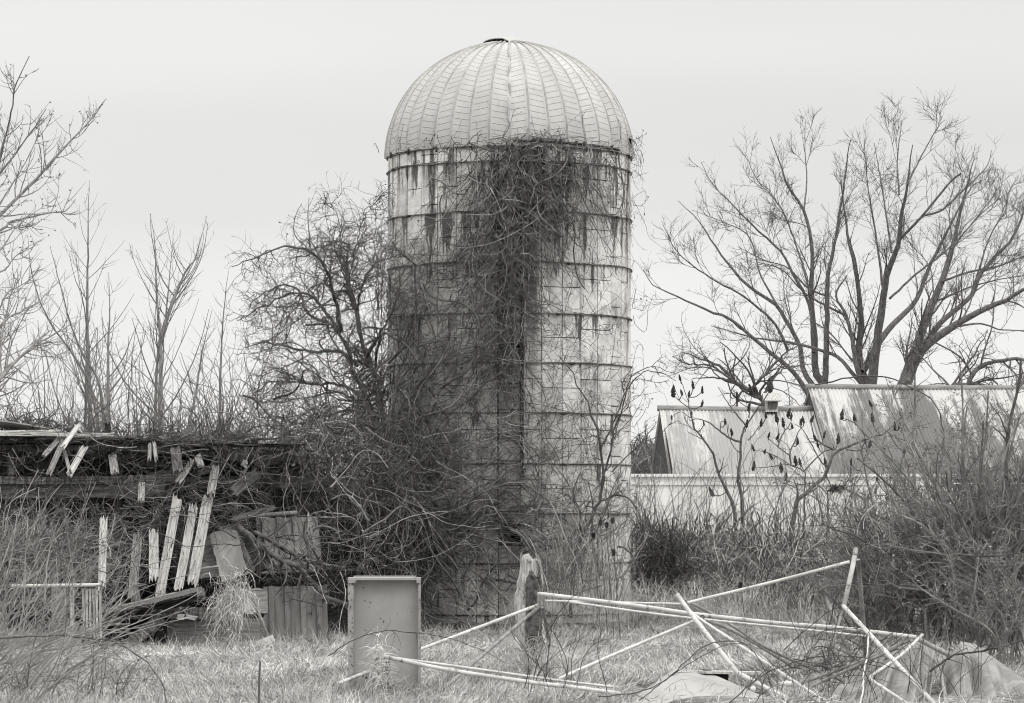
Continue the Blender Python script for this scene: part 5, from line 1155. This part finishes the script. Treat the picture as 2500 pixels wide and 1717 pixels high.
# young tree growing up the right flank of the silo
z3 = lambda pts, Y=47.6: [W(900+a/2.9014, 1050+b/2.9014, Y) for a, b in pts]
z2_ = lambda pts, Y=47.6: [W(900+a/2.9014, 600+b/2.9014, Y) for a, b in pts]
woody('silo_sapling', 'crooked sapling growing against the lower right of the silo', 'sapling', [
    (z3([(1430, 1330), (1455, 1000), (1470, 860), (1540, 700), (1600, 580), (1650, 470), (1665, 300), (1640, 150), (1615, 30)])+z2_([(1580, 1180), (1500, 1020), (1440, 900), (1350, 780)]), .035, .006),
    (z3([(1465, 960), (1540, 840), (1590, 760), (1680, 560), (1720, 470), (1830, 480), (1900, 560)]), .026, .008), (z3([(1470, 860), (1500, 660), (1490, 560), (1450, 440), (1500, 300)]), .02, .006),
    (z3([(1640, 400), (1700, 200), (1740, 0)])+z2_([(1800, 1150), (1850, 950), (1950, 880), (2031, 860), (2150, 900)]), .018, .004), (z2_([(1640, 1450), (1760, 1200), (1830, 1020), (1940, 900), (2060, 900), (2180, 960)]), .014, .004),
    (z3([(1480, 700), (1400, 800), (1250, 850), (1130, 890)]), .02, .008), (z3([(1720, 300), (1900, 120), (2050, 40), (2150, -60)]), .01, .004)],
    (W(1393, 1540, 47.6)[0], 47.6, 0), mt['vine'], [(60, .15, 1, .8, .8, 9, .18, .03, .5, .006), (240, .1, 1, .9, .4, 7, .24, .0, .6, .004), (420, .1, 1, .9, .2, 5, .25, .0, .7, .003)], jit=.08)
tangle('brush', 'dense grey brush filling the ground between silo and pipes frame', 2600, 1830, 1410, 320, 85, 53.5, 3.0, (.3, .95), mt['brush'], (.0, 0, 1.1), .55, .16, -.02, .0060, 2.0, kind='stuff', uni=True, tones=[.22, .6, 1.4, 2.3], K=10)
tangle('brush', 'dense grey brush filling the far right below the shrubs', 2100, 2320, 1420, 230, 130, 47, 3.5, (.4, 1.3), mt['brush'], (.0, 0, .9), .6, .18, -.02, .0054, 2.2, kind='stuff', uni=True, tones=[.25, .6, 1.2, 2.0], K=10)
tangle('arching_canes', 'dried canes and weeds at the right foot of the silo', 230, 1420, 1450, 100, 50, 46.8, .8, (.5, 1.4), mt['brush'], (.0, 0, 2), .4, .10, .0, .005, 1.5, kind='stuff', uni=True, tones=[.5, .9, 1.3, 1.9], K=10)
tangle('far_brush', 'dark matted brush behind the silo right side', 700, 1700, 1400, 200, 50, 60, 3, (.4, 1.0), mt['vine_dark'], (0, 0, 1), .5, .15, 0, .02, 2.5, kind='stuff', uni=True, K=9)
tangle('dark_bush', 'dark rounded leafless bush beside the right foot of the silo', 520, 1625, 1385, 38, 42, 50.2, .6, (.3, .9), mt['vine_dark'], (0, 0, .4), .8, .2, -.02, .005, 2.2, K=10, tones=[.5, .7, 1.0, 2.0])
tangle('tall_whips', 'sparse tall weed whips in front of the long white building', 200, 1820, 1300, 280, 30, 56, 3, (.7, 1.8), mt['bark_pale'], (0, 0, 2), .4, .10, .02, .006, 3.0, kind='stuff', uni=True, K=10, tones=[.6, .9, 1.1, 1.4], twL=.4)
tangle('distant_woods', 'distant grey tree line low behind the barns', 1600, 1600, 1180, 110, 40, 130, 10, (.6, 1.6), mt['woods'], (0, 0, 1.2), .5, .12, 0, .03, 2.0, kind='stuff', uni=True, K=8, twL=1.0)
# long bowed cane over the roof, and foreground twigs crossing the pipes
def canes():
    r_ = [([(1990, 940), (2060, 925), (2140, 918), (2200, 935), (2260, 965), (2290, 1000), (2303, 1050), (2316, 1120), (2315, 1190), (2290, 1270), (2255, 1300)], 50, .012, 'single long bowed cane arching over the right barn roof'),
          ([(1460, 1700), (1560, 1690), (1640, 1650), (1700, 1590), (1760, 1566), (1830, 1580), (1870, 1640), (1895, 1700)], 29, .006, 'thin dark cane arching over the flat dusty board'),
          ([(1560, 1710), (1640, 1650), (1720, 1600), (1790, 1570), (1860, 1585)], 29.5, .005, 'thin dark cane just below the taller arch over the board'),
          ([(1780, 1717), (1860, 1650), (1950, 1615), (2020, 1600), (2100, 1605), (2200, 1640), (2260, 1690)], 29, .006, 'thin dark cane arching in front of the folded tarp'),
          ([(1000, 1370), (1130, 1480), (860, 1560)], 0, 0, ''),
          ([(800, 1602), (870, 1560), (940, 1540), (1030, 1547), (1100, 1560), (1170, 1585), (1240, 1620)], 31, .005, 'thorny cane bowing across the face of the steel tray'),
          ([(1330, 1690), (1338, 1600), (1345, 1540), (1370, 1490), (1410, 1450), (1470, 1430)], 32.5, .006, 'dark bowed stem crossing behind the pipes by the old post'),
          ([(2100, 1320), (2300, 1300), (2520, 1330)], 0, 0, ''),
          ([(2340, 1355), (2420, 1358), (2520, 1345)], 34, .012, 'thick grey twig entering from the right edge above the tarp'),
          ([(2270, 1640), (2330, 1600), (2400, 1590), (2510, 1560)], 29.5, .011, 'grey stem sloping up over the right tarp')]
    for pts, Y, r, lb_ in r_:
        if not Y: continue
        P = resample([W(a, b, Y) for a, b in pts], 30, .08); rr = np.linspace(r, r*.5, 30); t = Tubes().add(P, rr, 5, tone=.8)
        c, cr_ = spawn(P[None], rr[None], 16, .1, 1, .7, .22, 6, .2, 0, .6, .5, .0022); t.add(c, cr_, 3, tone=.8)
        tag(t.build('cane', mt['vine']), lb_, 'cane')
canes()
tangle('foreground_twigs', 'dark upright twigs in front of the low pipes', 18, 1330, 1700, 45, 25, 30.8, .4, (.5, 1.2), mt['vine'], (.05, 0, 2), .3, .10, .02, .004, 3.0, kind='stuff', K=12, tones=[.6, .8, 1, 1.2])
tangle('twig_litter', 'dark dead twigs piled among the crossing pipes', 85, 2030, 1610, 90, 30, 33.5, .6, (.3, .9), mt['vine_dark'], (.5, 0, .2), .6, .16, -.02, .005, 1.6, kind='stuff', K=10)
tangle('foreground_twigs', 'sparse twigs in the right foreground', 60, 2100, 1700, 300, 30, 30.2, .5, (.4, 1.2), mt['vine'], (0, 0, 2), .6, .12, .0, .0035, 2.5, kind='stuff', uni=True, K=12, tones=[.7, .9, 1.3, 1.8])
tangle('foreground_twigs', 'sparse twigs in the left foreground grass', 60, 150, 1700, 200, 20, 29.8, 1.0, (.3, .9), mt['vine'], (.3, 0, 1.6), .6, .12, .0, .004, 2.5, kind='stuff', uni=True, K=12, tones=[.9, 1.3, 1.8, 2.2])
# teasels
def teasels():
    pos = [(1466, 1278), (1481, 1284), (1496, 1272), (1449, 1308), (1498, 1350), (1808, 1430)]; lbs = ['teasel head on the left of the row of three against the silo', 'largest teasel head, middle of the row of three against the silo', 'highest teasel head, right of the row of three against the silo', 'lone teasel head lower left of the row of three', 'low teasel head near the silo right edge', 'teasel head standing under the slanting white brace']
    for (px, py), lb_ in zip(pos, lbs):
        Y = 43.5; top = W(px, py, Y); root = thing('teasel', (top.x+.1, Y, 0), lb_, 'teasel', 'dried teasels by the silo')
        Tubes().add(resample([Vector((top.x+.1, Y, 0)), Vector((top.x+.05, Y, top.z*.5)), top], 12, .03), .004, 5, tone=1).build('stem', mt['vine'], root)
        t = Tubes(); n = 260; f = rng.random(n); th = rng.uniform(0, 6.28, n); rad = .018*np.sin(np.pi*np.clip(f, .05, .97))**.5
        P = np.stack([top.x+rad*np.cos(th)*.5, Y+rad*np.sin(th)*.5, top.z-.035+.075*f], -1); D = np.stack([np.cos(th), np.sin(th), .5+0*th], -1)
        t.add(curls(P, D, .02, 3, .1), .0022, 3); t.add([top-Vector((0, 0, .035)), top, top+Vector((0, 0, .038))], [[.010, .016, .008]], 7, tone=1); t.build('head', mt['vine'], root)
teasels()

# ------------------------------------------------------------------ dead grass
def grass():
    def blades(n, y0, y1, x0=-120, x1=2620, Lr=(.07, .24), w=.0075, el=(.05, .9), wander=.22, gv=-.16, K=5, z0=-.02):
        Y = 1/rng.uniform(1/y1, 1/y0, n); px = rng.uniform(x0, x1, n); x = (px-1250)/FPX*Y
        P = np.stack([x, Y, hgt(x, Y)+z0], -1); a = rng.uniform(0, 6.28, n); e = rng.uniform(*el, n)
        keep = ~((px > 2030+(33.2-Y)*-30) & (Y < 34.4)) & ~((px > 1530) & (px < 1890) & (Y < 33.2)); keep |= rng.random(n) < .03
        # combed in drifting directions, so tufts lie together
        a = 2.2*np.sin(x*.9+np.sin(Y*.8)*2)+2.0*np.sin(Y*.7+x*.4)+rng.normal(0, .8, n)
        D = np.stack([np.cos(a)*np.cos(e), np.sin(a)*np.cos(e), np.sin(e)], -1)
        q = curls(P, D, rng.uniform(*Lr, n), K, wander, gv); q[..., 2] = np.maximum(q[..., 2], hgt(q[..., 0], q[..., 1])-.02)
        q = q[keep]; x = x[keep]; Y = Y[keep]
        cl = .8+.25*np.sin(x*1.7+Y*1.1)*np.sin(Y*2.1-x)
        return q, cl*rng.choice([.35, .7, 1.0, 1.35], len(q), p=[.2, .25, .35, .2])*rng.uniform(.8, 1.2, len(q))
    wk = np.array([1, .9, .75, .5, .12])
    t = Tubes()
    q, tn = blades(300000, 27.5, 52); t.ribbons(q, .0075*wk[None], tn)
    q, tn = blades(9000, 27.5, 50, Lr=(.15, .38), el=(.5, 1.4), gv=-.12); t.ribbons(q, .006*wk[None], tn)
    q, tn = blades(30000, 50, 75, Lr=(.15, .5), el=(.4, 1.4)); t.ribbons(q, .010*wk[None], tn)
    tag(t.build('grass', mt['straw'], smooth=False), 'matted pale dead grass covering the ground', 'grass', kind='stuff')
    def clump(name, label, px, py, n, sx, sy, Y, L, dirz, gv, kind='stuff', w=.006, dirx=0):
        pxs = rng.normal(px, sx, n); pys = rng.normal(py, sy, n); P = np.stack([(pxs-1250)/FPX*Y, Y+rng.normal(0, .06, n), np.maximum(CZ+(HZ-pys)/FPX*Y, .0)], -1)
        D = np.stack([rng.normal(dirx, .6, n), rng.normal(-.2, .5, n), rng.normal(dirz, .4, n)], -1); q = curls(P, D, rng.uniform(.4, 1, n)*L, 7, .18, gv)
        q[..., 2] = np.maximum(q[..., 2], 0); t = Tubes().ribbons(q, w*np.linspace(1, .2, 7)[None], rng.uniform(.5, 1.3, n))
        tag(t.build(name, mt['straw'], smooth=False), label, 'grass', kind=kind)
    clump('draped_grass', 'dead grass draped over the bent tube frame', 582, 1450, 300, 18, 28, 42.3, .40, -.6, -.3)
    clump('draped_grass', 'dead grass hanging off the left of the bent tube frame', 545, 1470, 260, 20, 40, 42.3, .4, -.4, -.2)
    clump('hay_tuft', 'dead grass tuft wrapped round the dark stub before the steel tray', 925, 1640, 520, 10, 34, 31.5, .24, .3, -.22)
    clump('hay_tuft', 'tall dead grass growing at the foot of the old post', 1310, 1640, 700, 60, 30, 34.5, .45, .9, -.12)
    clump('tall_grass', 'tall dead grass fringe at the feet of silo and metal sheets', 760, 1575, 700, 250, 6, 43.8, .4, 1.4, -.10)
    clump('tall_grass', 'tall dead grass standing before the brush right of the silo', 1620, 1500, 2200, 190, 22, 47, .55, 1.6, -.06)
    clump('tall_grass', 'tall dead grass along the bottom edge of the view', 1050, 1722, 700, 350, 8, 30.6, .28, .9, -.12)
    plank(W(925, 1760, 31.7), W(932, 1600, 31.7), .16, .12, mt['stumpbark'], 'post_stub', 'short dark rotten stub wrapped in dead grass before the steel tray', 'post', seed=99)
grass()
